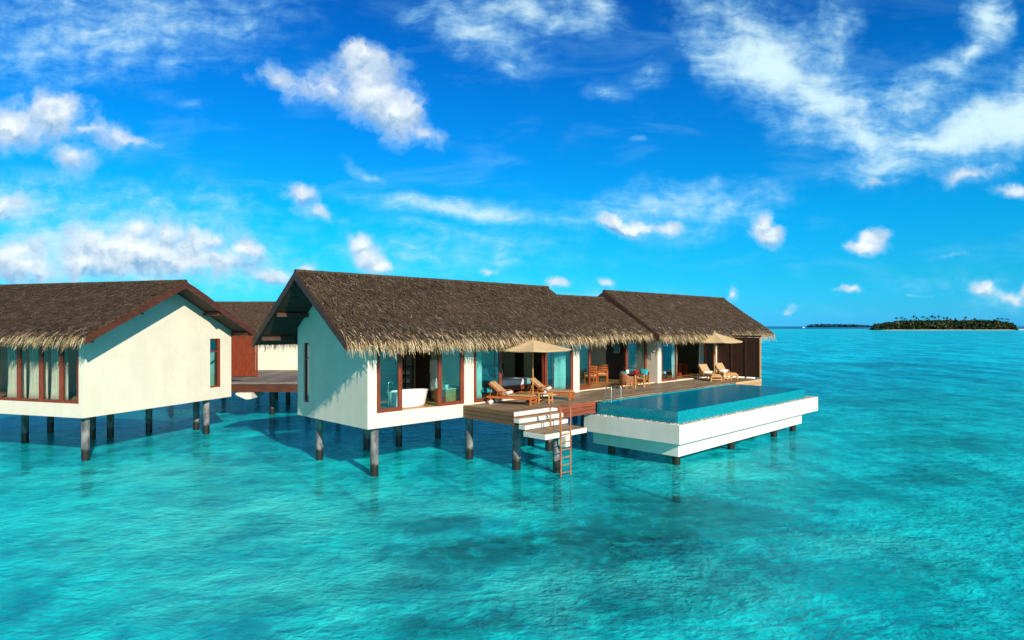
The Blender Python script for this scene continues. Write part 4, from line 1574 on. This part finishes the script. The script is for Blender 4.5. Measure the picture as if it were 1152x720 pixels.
# towel shelf
sh = empty('towel_shelf', Wd(4.42, 4.05, ZF), ANG, 'dark timber open shelf with folded towels at the bathroom back', 'shelf')
mb = MB()
for (x, y) in ((-0.2, -0.38), (0.2, -0.38), (-0.2, 0.38), (0.2, 0.38)):
    mb.box(x - 0.025, x + 0.025, y - 0.025, y + 0.025, 0, 1.95)
mb.build('upright', M_['darkwood'], sh)
for z in (0.25, 0.62, 0.99, 1.36, 1.90):
    mb = MB()
    mb.box(-0.19, 0.19, -0.35, 0.35, z - 0.03, z)
    mb.build('shelf_board', M_['darkwood'], sh)
k = 0
for z in (0.25, 0.62, 0.99):
    for j in range(2):
        mb = MB()
        cushion_box(mb, -0.15, 0.15, -0.26, 0.26, 0, 0.085)
        o = mb.build('folded_towel', M_['white_cloth'], None, smooth=35)
        o.location = Wd(4.42, 4.05, ZF + z + j * 0.09)
        o.rotation_euler = (0, 0, ANG + rng.uniform(-.03, .03))
        tag(o, '%s folded white towel of the pair on the %s board of the towel shelf' % (('lower', 'upper')[j], {0.25: 'lowest', 0.62: 'second', 0.99: 'third'}[z]), 'towel', 'folded towels on the bathroom shelf')
# robe
mb = MB()
def robe(u, v):
    wd = 0.14 + 0.14 * (1 - v) ** 0.8 + (0.06 if v > 0.55 else 0)
    an = u * 2 * PI
    return (0.06 * math.cos(an) * (1 + 0.25 * math.sin(an * 5)), wd * math.sin(an) * (1 + 0.07 * math.sin(an * 6 + v * 3)), -1.35 + 1.35 * v)
mb.sheet(robe, 30, 10)
o = mb.build('bathrobe', M_['white_cloth'], None, smooth=60, solid=0.008)
o.location = Wd(4.58, 2.1, 4.05)
o.rotation_euler = (0, 0, ANG)
tag(o, 'white bathrobe hanging on the bathroom wall beside the dark door', 'bathrobe')
# vanity + plant
van = empty('vanity_cabinet', Wd(4.28, 0.85, ZF), ANG, 'low wooden cabinet carrying a potted plant behind the right bathroom pane', 'cabinet')
mb = MB()
mb.box(-0.32, 0.32, -0.4, 0.4, 0.06, 0.58, bev=0.008)
mb.build('body', M_['paleteak'], van)
mb = MB()
mb.box(-0.335, 0.335, -0.42, 0.42, 0.582, 0.615, bev=0.004)
mb.build('counter', M_['porcelain'], van)
for yy in (-0.2, 0.2):
    mb = MB()
    mb.box(-0.345, -0.322, yy - 0.18, yy + 0.18, 0.10, 0.54, bev=0.004)
    mb.build('cabinet_door', M_['teak'], van)


def potted_plant(name, loc, label, h=0.38, n=26, spread=0.22, leaf=M_['leafgreen'], pot=M_['porcelain'], flowers=False, cat='plant'):
    o = empty(name, loc, 0, label, cat)
    mb = MB()
    mb.lathe([(0.05, 0), (0.07, 0.01), (0.09, 0.13), (0.095, 0.14), (0.08, 0.14), (0.06, 0.03)], 16)
    mb.build('pot', pot, o, smooth=50)
    vs, fs = [], []
    fv, ff = [], []
    rg = random.Random(len(label))
    for i in range(n):
        an = rg.uniform(0, 2 * PI)
        el = rg.uniform(0.5, 1.4)
        d = Vector((math.cos(an) * math.cos(el), math.sin(an) * math.cos(el), math.sin(el)))
        straw_blade(vs, fs, Vector((0, 0, 0.11)), d, d.cross(Vector((0, 0, 1))).normalized(), h * rg.uniform(.6, 1.1), rg.uniform(.018, .04), d.cross(Vector((0, 0, 1))).cross(d).normalized(), 0.02, droop=0.12 * rg.random(), seg=4)
        if flowers and i % 2 == 0:
            c = Vector((0, 0, 0.11)) + d * h * rg.uniform(0.9, 1.15)
            for k in range(6):
                a2 = k * PI / 3
                e = Vector((math.cos(a2), math.sin(a2), 0.6)).normalized()
                straw_blade(fv, ff, c, e, e.cross(Vector((0, 0, 1))).normalized(), 0.09, 0.03, Vector((0, 0, 1)), 0.02, seg=2)
    mb = MB()
    mb.add(vs, fs)
    mb.build('leaves', leaf, o, recalc=False)
    if fv:
        mb = MB()
        mb.add(fv, ff)
        mb.build('blossoms', M_['flower'], o, recalc=False)
    return o


potted_plant('potted_plant', Wd(4.25, 0.8, ZF + 0.615), 'green potted plant on the cabinet behind the bathroom pane', h=0.30)
# bed
bed = empty('bed', Wd(9.35, 2.75, ZF), ANG, 'wide bed with white linen seen through the open bedroom doors', 'bed')
mb = MB()
mb.box(-1.08, 1.08, -1.05, 1.05, 0.12, 0.30, bev=0.01)
mb.build('bed_frame', M_['redwood'], bed)
for sx in (-0.95, 0.95):
    for sy in (-0.92, 0.92):
        mb = MB()
        mb.box(sx - 0.05, sx + 0.05, sy - 0.05, sy + 0.05, 0, 0.12)
        mb.build('leg', M_['redwood'], bed)
mb = MB()
mb.box(-1.03, 1.03, -1.0, 1.0, 0.30, 0.62, bev=0.07)
mb.build('mattress', M_['linen'], bed, smooth=50)
mb = MB()
mb.box(-1.1, 1.1, 1.055, 1.13, 0.12, 1.25, bev=0.015)
mb.build('headboard', M_['darkwood'], bed)
for i, (x, lab) in enumerate(((-0.5, 'left'), (0.5, 'right'))):
    throw_pillow('pillow', Wd(9.35 + x, 2.75 + 0.80, ZF + 0.84), ANG, R(-20), 'white pillow against the headboard on the %s half of bed' % lab, M_['linen'], s=0.55, t=0.2, cat='pillow', group='pillows on the bed')
# night lamp on a stand behind the bed
st = empty('bedside_table', Wd(8.0, 4.3, ZF), ANG, 'dark bedside table behind the left bedroom glass', 'table')
mb = MB()
mb.box(-0.25, 0.25, -0.22, 0.22, 0.52, 0.56)
mb.build('table_top', M_['darkwood'], st)
for sx in (-0.22, 0.22):
    for sy in (-0.19, 0.19):
        mb = MB()
        mb.box(sx - 0.02, sx + 0.02, sy - 0.02, sy + 0.02, 0, 0.52)
        mb.build('leg', M_['darkwood'], st)


def table_lamp(loc, label, s=1.0):
    o = empty('table_lamp', loc, 0, label, 'lamp')
    mb = MB()
    mb.lathe([(0.09 * s, 0), (0.09 * s, 0.02 * s), (0.03 * s, 0.05 * s), (0.07 * s, 0.18 * s), (0.05 * s, 0.30 * s), (0.015 * s, 0.34 * s), (0.012 * s, 0.46 * s)], 18)
    mb.build('lamp_base', M_['paleteak'], o, smooth=50)
    mb = MB()
    mb.lathe([(0.21 * s, 0.40 * s), (0.13 * s, 0.66 * s), (0.122 * s, 0.66 * s), (0.20 * s, 0.40 * s)], 22, closed=True)
    mb.build('lamp_shade', M_['lampshade'], o, smooth=50)
    return o


table_lamp(Wd(8.0, 4.3, ZF + 0.56), 'cream shaded table lamp on the bedside table', 1.0)
# blue armchair near left bedroom glass
bc = empty('armchair', Wd(7.0, 1.7, ZF), ANG + R(-30), 'turquoise upholstered armchair behind the left bedroom glass', 'armchair')
mb = MB()
mb.box(-0.36, 0.36, -0.34, 0.34, 0.16, 0.42, bev=0.05)
mb.build('seat', M_['teal_cloth'], bc, smooth=40)
mb = MB()
mb.box(-0.36, 0.36, 0.24, 0.42, 0.30, 0.95, bev=0.06)
mb.build('backrest', M_['teal_cloth'], bc, smooth=40)
for sx in (-0.44, 0.32):
    mb = MB()
    mb.box(sx, sx + 0.12, -0.34, 0.36, 0.16, 0.62, bev=0.04)
    mb.build('armrest', M_['teal_cloth'], bc, smooth=40)
for sx in (-0.34, 0.34):
    for sy in (-0.3, 0.34):
        mb = MB()
        mb.tube([(sx, sy, 0), (sx, sy, 0.17)], 0.02, 8)
        mb.build('leg', M_['darkwood'], bc)

# living room: two orange armchairs, sofa, lamp, console, pictures
def wood_chair(a, b, rz, label):
    o = empty('wooden_armchair', Wd(a, b, ZF), ANG + rz, label, 'armchair', 'orange timber armchairs in the living room')
    mb = MB()
    mb.box(-0.27, 0.27, -0.27, 0.27, 0.36, 0.41)
    mb.build('seat', M_['teak'], o)
    mb = MB()
    cushion_box(mb, -0.25, 0.25, -0.25, 0.22, 0.412, 0.50)
    mb.build('seat_cushion', M_['beige_cloth'], o, smooth=35)
    mb = MB()
    Mx = Matrix.Translation((0, 0.24, 0.40)) @ Matrix.Rotation(R(-10), 4, 'X')
    mb.box(-0.27, -0.22, -0.02, 0.03, 0, 0.58, M=Mx)
    mb.box(0.22, 0.27, -0.02, 0.03, 0, 0.58, M=Mx)
    for i in range(4):
        mb.box(-0.22, 0.22, -0.012, 0.018, 0.10 + i * 0.13, 0.18 + i * 0.13, M=Mx)
    mb.build('backrest', M_['teak'], o)
    for sx in (-0.25, 0.25):
        mb = MB()
        mb.box(sx - 0.025, sx + 0.025, -0.27, 0.27, 0.60, 0.635)
        mb.build('armrest', M_['teak'], o)
        for sy in (-0.24, 0.24):
            mb = MB()
            mb.box(sx - 0.022, sx + 0.022, sy - 0.022, sy + 0.022, 0.0, 0.60 if sy < 0 else 0.36)
            mb.build('leg', M_['teak'], o)
    return o


wood_chair(15.35, 2.0, R(-70), 'orange timber armchair just right of the living room door frame')
wood_chair(16.85, 2.3, R(-60), 'orange timber armchair in front of the dark living room panel')
rt = empty('coffee_table', Wd(16.1, 2.9, ZF), ANG, 'low dark coffee table between the orange living room armchairs', 'table')
mb = MB()
mb.box(-0.4, 0.4, -0.3, 0.3, 0.38, 0.42)
mb.build('table_top', M_['darkwood'], rt)
for sx in (-0.35, 0.35):
    for sy in (-0.25, 0.25):
        mb = MB()
        mb.box(sx - 0.025, sx + 0.025, sy - 0.025, sy + 0.025, 0, 0.38)
        mb.build('leg', M_['darkwood'], rt)
sofa = empty('sofa', Wd(14.4, 3.8, ZF), ANG, 'cream sofa at the back of the living room behind the left glass', 'sofa')
mb = MB()
mb.box(-0.95, 0.95, -0.40, 0.40, 0.12, 0.42, bev=0.05)
mb.build('seat', M_['beige_cloth'], sofa, smooth=40)
mb = MB()
mb.box(-0.95, 0.95, 0.30, 0.52, 0.30, 0.85, bev=0.06)
mb.build('backrest', M_['beige_cloth'], sofa, smooth=40)
for sx in (-1.1, 0.95):
    mb = MB()
    mb.box(sx, sx + 0.15, -0.40, 0.50, 0.12, 0.62, bev=0.05)
    mb.build('armrest', M_['beige_cloth'], sofa, smooth=40)
for sx in (-0.9, 0.9):
    for sy in (-0.33, 0.33):
        mb = MB()
        mb.tube([(sx, sy, 0), (sx, sy, 0.13)], 0.025, 8)
        mb.build('leg', M_['darkwood'], sofa)
fl = empty('floor_lamp', Wd(16.1, 3.9, ZF), 0, 'cream shaded floor lamp behind the living room armchairs', 'lamp')
mb = MB()
mb.lathe([(0.16, 0), (0.16, 0.02), (0.02, 0.04), (0.014, 1.45)], 18)
mb.build('stand', M_['darkwood'], fl, smooth=50)
mb = MB()
mb.lathe([(0.22, 1.35), (0.15, 1.72), (0.142, 1.72), (0.21, 1.35)], 22, closed=True)
mb.build('lamp_shade', M_['lampshade'], fl, smooth=50)


def wall_picture(a, b, z, wd, ht, label):
    o = empty('wall_picture', Wd(a, b, z), ANG, label, 'picture')
    mb = MB()
    for (y0, y1, z0, z1) in ((-wd / 2, wd / 2, -ht / 2, -ht / 2 + 0.05), (-wd / 2, wd / 2, ht / 2 - 0.05, ht / 2), (-wd / 2, -wd / 2 + 0.05, -ht / 2 + 0.05, ht / 2 - 0.05), (wd / 2 - 0.05, wd / 2, -ht / 2 + 0.05, ht / 2 - 0.05)):
        mb.box(-0.035, 0, y0, y1, z0, z1)
    mb.build('picture_frame', M_['black'], o)
    mb = MB()
    mb.box(-0.015, -0.006, -wd / 2 + 0.05, wd / 2 - 0.05, -ht / 2 + 0.05, ht / 2 - 0.05)
    mb.build('print', M_['picture'], o)
    mb = MB()
    mb.box(-0.02, -0.0155, -wd / 4, wd / 4, -ht / 4, ht / 4)
    mb.build('print_centre', M_['teal_cloth'], o)
    return o


wall_picture(18.795, 2.75, 4.20, 0.62, 0.75, 'framed print hung on the dark living room panel')
wall_picture(18.855, 1.50, 4.05, 0.62, 0.85, 'black framed print on the pale wall behind the right living room pane')
con = empty('console_table', Wd(18.55, 1.55, ZF), ANG, 'dark console table under the framed print by the right living room pane', 'table')
mb = MB()
mb.box(-0.2, 0.2, -0.5, 0.5, 0.72, 0.76)
mb.build('table_top', M_['redwood'], con)
for sx in (-0.16, 0.16):
    for sy in (-0.45, 0.45):
        mb = MB()
        mb.box(sx - 0.025, sx + 0.025, sy - 0.025, sy + 0.025, 0, 0.72)
        mb.build('leg', M_['redwood'], con)
potted_plant('flower_vase', Wd(18.5, 1.45, ZF + 0.76), 'vase of yellow green flowers on the console under the print', h=0.52, n=30, flowers=True, cat='flowers', pot=M_['red'])
# desk in the far block
ds = empty('writing_desk', Wd(24.2, 1.7, ZF), ANG, 'dark red timber desk standing inside the far block doorway', 'desk')
mb = MB()
mb.box(-0.6, 0.6, -0.3, 0.3, 0.74, 0.78)
mb.build('desk_top', M_['redwood'], ds)
for sx in (-0.56, 0.26):
    mb = MB()
    mb.box(sx, sx + 0.30, -0.27, 0.27, 0.0, 0.738)
    mb.build('drawer_unit', M_['redwood'], ds)
dch = throw_pillow('throw_cushion', Wd(20.6, 1.6, ZF + 0.62), ANG, R(-10), 'turquoise cushion on the day bed inside the far block', M_['teal_cloth'], s=0.45)
db = empty('day_bed', Wd(20.7, 1.4, ZF), ANG, 'low white day bed behind the left glass of the far block', 'day bed')
mb = MB()
mb.box(-0.9, 0.9, -0.4, 0.4, 0.14, 0.26)
mb.build('bed_frame', M_['darkwood'], db)
mb = MB()
mb.box(-0.88, 0.88, -0.38, 0.38, 0.262, 0.42, bev=0.04)
mb.build('mattress', M_['linen'], db, smooth=40)
for sx in (-0.82, 0.82):
    for sy in (-0.34, 0.34):
        mb = MB()
        mb.box(sx - 0.03, sx + 0.03, sy - 0.03, sy + 0.03, 0, 0.14)
        mb.build('leg', M_['darkwood'], db)

# ------------------------------------------------------------------ left villa
LANG = math.atan2(-0.299, 0.954)
L0 = Vector((-17.29, 25.6, 0))
def Wl(x, y, z=0.0):
    return Vector((L0.x + 0.954 * x + 0.299 * y, L0.y - 0.299 * x + 0.954 * y, z))


lv = empty('overwater_villa', L0, LANG, 'cream overwater villa with broad sunlit gable wall and reddish barge boards, at the left', 'villa')
LD, LYR, LZR, LSL = 8.3, 4.15, 7.62, 0.50
LZW = LZR - 0.28
mb = MB()
columns_wall(mb, -0.22, 0.0, gable_cols(0.0, LD, LYR, ZB, LZW, LSL, (6.82, 7.50, 2.38, 4.87)))
mb.build('gable_wall', M_['stucco'], lv)
mb = MB()
LEZ = LZW - LSL * LYR
mb.box(-13, -0.22, 0, 0.2, ZB, 2.36)
mb.box(-13, -0.22, 0, 0.2, 4.80, LEZ)
mb.box(-13, -9.8, 0, 0.2, 2.36, 4.80)
mb.build('front_wall', M_['stucco'], lv)
mb = MB()
mb.box(-13, -0.22, LD - 0.2, LD, ZB, LEZ)
columns_wall(mb, -13.2, -13.0, gable_cols(0.0, LD, LYR, ZB, LZW, LSL))
mb.build('back_wall', M_['stucco'], lv)
mb = MB()
mb.box(-12.98, -0.222, 3.6, 3.75, 2.34, 5.4)
mb.build('inner_wall', M_['inner_wall'], lv)
mb = MB()
mb.box(-13, -0.22, 0.2, LD - 0.2, ZB + .005, 2.34)
mb.build('floor_slab', M_['floorwood'], lv)
xs = [-0.24, -1.22, -2.35, -3.62, -4.9, -6.1, -7.3, -8.5, -9.78]
for i in range(len(xs) - 1):
    window(lv, xs[i + 1] + 0.003, xs[i] - 0.003, 0.06, 2.36, 4.80, fw=0.10, bottom=0.12, glass='clear_glass')
# slit window: frame set in the reveal
window(lv, 6.82, 7.50, -0.12, 2.38, 4.87, fw=0.08, bottom=0.08, axis='y')
mb = MB()
mb.box(-0.17, -0.07, 6.90, 7.42, 4.18, 4.25)
mb.build('transom_bar', M_['redwood'], lv)
mb = MB()
mb.box(-0.075, 0.012, 7.40, 7.498, 2.382, 4.868)
mb.build('jamb', M_['redwood'], lv)
thatched_roof(lv, -14.2, 1.08, LYR, LZR, LSL, 4.95, 4.75, M_['rakered'], thick=0.28, seed=21, dens=220, fringe=230, rake0=False, fringe_back=60)
for yb in (-0.4, 1.9, 6.4, 8.4):
    mb = MB()
    z_ = LZR - 0.32 - LSL * abs(yb - LYR)
    mb.box(0.002, 1.0, yb - 0.06, yb + 0.06, z_ - 0.16, z_)
    mb.build('purlin', M_['rakered'], lv)
piles(lv, [(-0.35, 0.4), (-3.6, 6.5), (-0.4, 7.0), (-1.9, 7.9), (-6.9, 2.6), (-4.9, 4.4), (-4.2, 4.8), (-8.5, 5), (-9, .5)], ZB + 0.005)
for k, (x0, x1, lab) in enumerate(((-2.30, -1.28, 'grey curtain in the second window pane from the left villa corner'), (-3.56, -2.42, 'grey curtain in the third window pane from the left villa corner'), (-4.84, -3.68, 'grey curtain in the window pane cut by the left frame edge'))):
    curtain(x0, x1, 0.40, 2.40, 4.85, lab, M_['grey_curtain'], frame=Wl, ang=LANG, group='grey curtains in the left villa windows', waves=6, amp=0.06)
mb = MB()
mb.lathe([(0.62, 0.0), (0.66, 0.02), (0.72, 0.3), (0.80, 0.58), (0.82, 0.60), (0.79, 0.61), (0.72, 0.4), (0.6, 0.12)], 36, sy=0.5)
o = mb.build('bathtub', M_['porcelain'], None, smooth=50)
o.location = Wl(-1.05, 1.3, 2.34)
o.rotation_euler = (0, 0, LANG)
tag(o, 'white bathtub behind the corner window of the left villa', 'bathtub')

# ------------------------------------------------------------------ villa behind, jetty, timber screen
bv = empty('overwater_villa', (-18, 48, 0), 0, 'small distant villa with pale sunlit wall between the two larger villas', 'villa')
mb = MB()
mb.box(-1.6, 12, 0, 0.25, 2.0, 5.2)
mb.box(-10, -1.6, 0, 0.25, 2.0, 5.2)
columns_wall(mb, 11.75, 12.0, gable_cols(0.25, 8, 4.0, 2.0, 7.15, 0.5))
columns_wall(mb, -10.0, -9.75, gable_cols(0.25, 8, 4.0, 2.0, 7.15, 0.5))
mb.box(-10, 12, 8, 8.25, 2.0, 5.2)
mb.build('front_wall', M_['stucco'], bv)
thatched_roof(bv, -11, 13, 4.0, 7.50, 0.5, 4.85, 4.9, M_['rakewood'], thick=0.26, fringe_len=0.3, seed=33, dens=60, fringe=80, dens_back=0, fringe_back=10)
mb = MB()
mb.box(-10, 12, 0, 8, 1.7, 2.0)
mb.build('floor_slab', M_['darkwood'], bv)
piles(bv, [(-8, .5), (-4, .5), (0, .5), (4, .5), (8, .5), (-4, 7), (4, 7)], 1.72)

jt = empty('jetty', (-16, 37.4, 2.2), 0, 'grey boarded jetty with dark red side beam between the villas', 'jetty')
mb = MB()
x = -5.0
while x < 12:
    mb.box(x, x + 0.19, 0.06, 10.5, -0.05, rng.uniform(-0.003, 0.003))
    x += 0.2
mb.build('deck_boards', M_['greydeck'], jt)
mb = MB()
mb.box(-5, 12, 0.0, 0.055, -0.12, 0.0)
mb.build('edge_board', M_['greydeck'], jt)
mb = MB()
mb.box(-5, 12, 0.08, 0.22, -0.58, -0.125)
mb.box(-5, 12, 5, 5.2, -0.5, -0.06)
mb.box(-5, 12, 9.8, 10.0, -0.5, -0.06)
mb.build('side_beam', M_['rakered'], jt)
for (x, y) in ((1.05, 2.2), (2.4, 5), (-2.5, 1), (5.5, 1), (9, 1), (5.5, 8), (0, 8)):
    mb = MB()
    mb.tube([(x, y, -3.9), (x, y, -0.06)], 0.16, 14)
    mb.build('pile', M_['pile'], jt, smooth=40)
mb = MB()
mb.prism([(-0.15, -0.60), (0.75, -0.60), (0.75, -0.95), (0.45, -0.98), (-0.15, -0.72)], 'y', -0.25, 1.6)
mb.build('concrete_haunch', M_['pool_white'], jt)
ts = empty('timber_screen', (-17.4, 41.4, 2.2), 0, 'red brown vertical board screen standing on the jetty behind left villa', 'screen')
mb = MB()
for i in range(9):
    mb.box(-1.2 + i * 0.21, -1.2 + i * 0.21 + 0.2, 0, 0.05, 0.05, 2.85)
mb.build('board_panel', M_['redwood'], ts)
for x in (-1.25, 0.72):
    mb = MB()
    mb.box(x, x + 0.09, -0.02, 0.09, 0, 2.95)
    mb.build('post', M_['redwood'], ts)

# ------------------------------------------------------------------ islands
def far_px(u, v, Y):
    return ((u - 576) / F_PX * Y, Y, CAM_H - (v - HORIZON) / F_PX * Y)


IY = 915.0
sand_mat = simple('white_beach_sand', (0.72, 0.68, 0.58), 0.95, 0.08, 0.05)
def mound(name, x0, x1, y0, y1, h, mat, seed, nx=60, ny=10):
    mb = MB()
    def f(u, v):
        x = x0 + (x1 - x0) * u
        e = min(1, 9 * u) * min(1, 9 * (1 - u))
        wv = 1 + 0.16 * mnoise.noise(Vector((u * 7, seed, 0)))
        y = (y0 + y1) / 2 + (v - 0.5) * (y1 - y0) * math.sqrt(max(0.02, e)) * wv
        return (x, y, -0.6 + h * (math.sin(PI * v) ** 0.6) * (e ** 0.5))
    mb.sheet(f, nx, ny)
    return mb.build(name, mat, None, smooth=60)


xa, xb = far_px(981, 0, IY)[0], far_px(1142, 0, IY)[0]
tag(mound('island_beach', xa - 2, xb + 4, 885, 965, 1.7, sand_mat, 4), 'low white sand shore ringing the wooded island', 'beach', kind='structure')
tag(mound('sandbank', far_px(1136, 0, 930)[0], far_px(1190, 0, 930)[0], 915, 945, 1.9, sand_mat, 7, 30), 'thin white sand spit at the right of the wooded island', 'sandbank', kind='structure')

wood = simple('palm_trunk_bark', (0.12, 0.09, 0.06), 0.9, 0.2, 2)


def foliage_mat(name, stops):
    m, t, b = new_mat(name)
    g = t.node('ShaderNodeNewGeometry').outputs['Random Per Island']
    t.put(b.inputs['Base Color'], t.ramp(g, stops))
    b.inputs['Roughness'].default_value = 0.6
    b.inputs['Specular IOR Level'].default_value = 0.25
    return m


fol = foliage_mat('island_foliage', [(0, (0.010, 0.022, 0.007)), (0.5, (0.024, 0.045, 0.012)), (0.88, (0.050, 0.072, 0.018)), (1, (0.10, 0.09, 0.03))])
rgi = random.Random(77)
vs, fs = [], []
def leaf_clump(c, r):
    for k in range(4):
        n1 = Vector((rgi.gauss(0, 1), rgi.gauss(0, 1), rgi.gauss(0.6, 1))).normalized()
        t1 = n1.orthogonal().normalized()
        t2 = n1.cross(t1)
        o = len(vs)
        cc = c + Vector((rgi.gauss(0, r * .5), rgi.gauss(0, r * .5), rgi.gauss(0, r * .4)))
        s1, s2 = r * rgi.uniform(.5, 1.1), r * rgi.uniform(.4, .9)
        for (p, q) in ((-1, -.3), (-.2, -1), (1, -.2), (.3, 1), (-.6, .7)):
            vs.append(tuple(cc + t1 * p * s1 + t2 * q * s2))
        fs.append((o, o + 1, o + 2, o + 3, o + 4))


def canopy_h(u):
    e = min(1, (u / 0.30) ** 0.75) * min(1, ((1 - u) / 0.12) ** 0.7)
    return (4.5 + 8.5 * e) * min(1, (u / 0.05) ** 0.6) * min(1, (1 - u) / 0.03) + 2.0 * mnoise.noise(Vector((u * 22, 0, 3))) + 1.2 * mnoise.noise(Vector((u * 60, 5, 3)))


for i in range(5200):
    u = rgi.random()
    h = max(1.2, canopy_h(u))
    e_ = max(0.05, min(1, u / 0.2, (1 - u) / 0.15)) ** 0.5
    y = 912 + rgi.uniform(-14, 36) * e_
    z = h * (rgi.random() ** 0.55) * (0.8 if y < 905 else 1.0)
    leaf_clump(Vector((xa + 1 + (xb - xa - 2) * u, y, max(0.8, z))), rgi.uniform(1.0, 2.1))
mb = MB()
mb.add(vs, fs)
tag(mb.build('island_woods', fol, None, recalc=False), 'dense dark green woods covering the long low island', 'woodland', kind='stuff')
palm_leaf = foliage_mat('palm_fronds', [(0, (0.02, 0.04, 0.01)), (1, (0.06, 0.09, 0.02))])


def palm_mesh(seed):
    rg = random.Random(seed)
    tr = MB()
    pts = [(0.9 * math.sin(i / 6 * 1.4), 0.3 * i / 6, 17.0 * i / 6) for i in range(7)]
    tr.tube(pts, 0.3, 7, radii=[0.42 - 0.035 * i for i in range(7)])
    cr, cf = [], []
    top = Vector(pts[-1])
    for k in range(15):
        an = k * 2 * PI / 15 + rg.uniform(-.2, .2)
        el = rg.uniform(-0.1, 0.95)
        d = Vector((math.cos(an) * math.cos(el), math.sin(an) * math.cos(el), math.sin(el)))
        side = d.cross(Vector((0, 0, 1))).normalized()
        straw_blade(cr, cf, top, d, side, rg.uniform(3.6, 5.0), 0.95, Vector((0, 0, 1)), 0.5, droop=rg.uniform(1.6, 2.8), seg=5)
    cm = MB()
    cm.add(cr, cf)
    return tr, cm


PALMS = [(1008, 357.5), (1015, 357), (1018.5, 358.5), (1027.5, 355.5), (1031, 358), (1039.5, 356), (1043, 358), (1047.5, 355.3), (1052, 357), (1057, 355.8), (1061, 357.5), (1065, 357), (1087, 356.8), (1097, 358.3), (1122, 358), (1127, 358.4), (1134, 358.6)]
where = {1008: 'first palm from the left end of the wooded island', 1027.5: 'tall palm standing clear above the left third of the island woods', 1047.5: 'tallest palm near the middle of the island skyline'}
proto = None
for i, (u, v) in enumerate(PALMS):
    Y = 905 + (i * 7) % 30
    X, _, Z = far_px(u, v, Y)
    if proto is None:
        proto = empty('palm_tree', (0, 0, 0), 0, 'palm tree rising above the dark green woods of the far island', 'palm tree', 'palms rising above the island woods')
        tr, cm = palm_mesh(5)
        tr.build('trunk', wood, proto, smooth=60)
        cm.build('crown', palm_leaf, proto, recalc=False)
        index_kids()
        p = proto
    else:
        p = copy_tree(proto)
    p.location = (X, Y, 0.4)
    sc = (Z - 0.4) / 17.6
    p.scale = (sc, sc, sc)
    p.rotation_euler = (0, 0, i * 1.7)

# far island on the horizon
fol_hazed = foliage_mat('hazed_far_island_foliage', [(0, (0.015, 0.07, 0.12)), (1, (0.03, 0.11, 0.16))])  # distance haze put into the leaf colour as blue
vs, fs = [], []
FY = 3800.0
fx0, fx1 = far_px(914, 0, FY)[0], far_px(984, 0, FY)[0]
for i in range(1100):
    u = rgi.random()
    e = min(1, u / 0.06) * min(1, ((1 - u) / 0.35))
    h = (5 + 9 * e) + 3 * mnoise.noise(Vector((u * 12, 8, 1)))
    leaf_clump(Vector((fx0 + (fx1 - fx0) * u, FY + rgi.uniform(0, 80), max(1, h * rgi.random() ** .6))), rgi.uniform(3, 6))
mb = MB()
mb.add(vs, fs)
tag(mb.build('distant_island', fol_hazed, None, recalc=False), 'low wooded island far away on the horizon, blue haze painted into its green', 'island', kind='stuff')

# small boat near the horizon
bt = empty('motor_boat', far_px(904, 0, 2200)[:2] + (0,), R(8), 'tiny white motor boat near the horizon left of the islands', 'boat')
mb = MB()
hull = [(-5.5, -1.6), (3, -1.6), (6, 0), (3, 1.6), (-5.5, 1.6)]
n = len(hull)
vs = [(x * 0.92, y * 0.75, -0.3) for x, y in hull] + [(x, y, 1.5) for x, y in hull]
mb.add(vs, [tuple(range(n))[::-1], tuple(range(n, 2 * n))] + [(i, (i + 1) % n, n + (i + 1) % n, n + i) for i in range(n)])
mb.build('hull', M_['boat_white'], bt)
mb = MB()
mb.prism([(-3, 1.5), (1.5, 1.5), (0.6, 3.2), (-3, 3.4)], 'y', -1.1, 1.1)
mb.build('cabin', M_['boat_white'], bt)
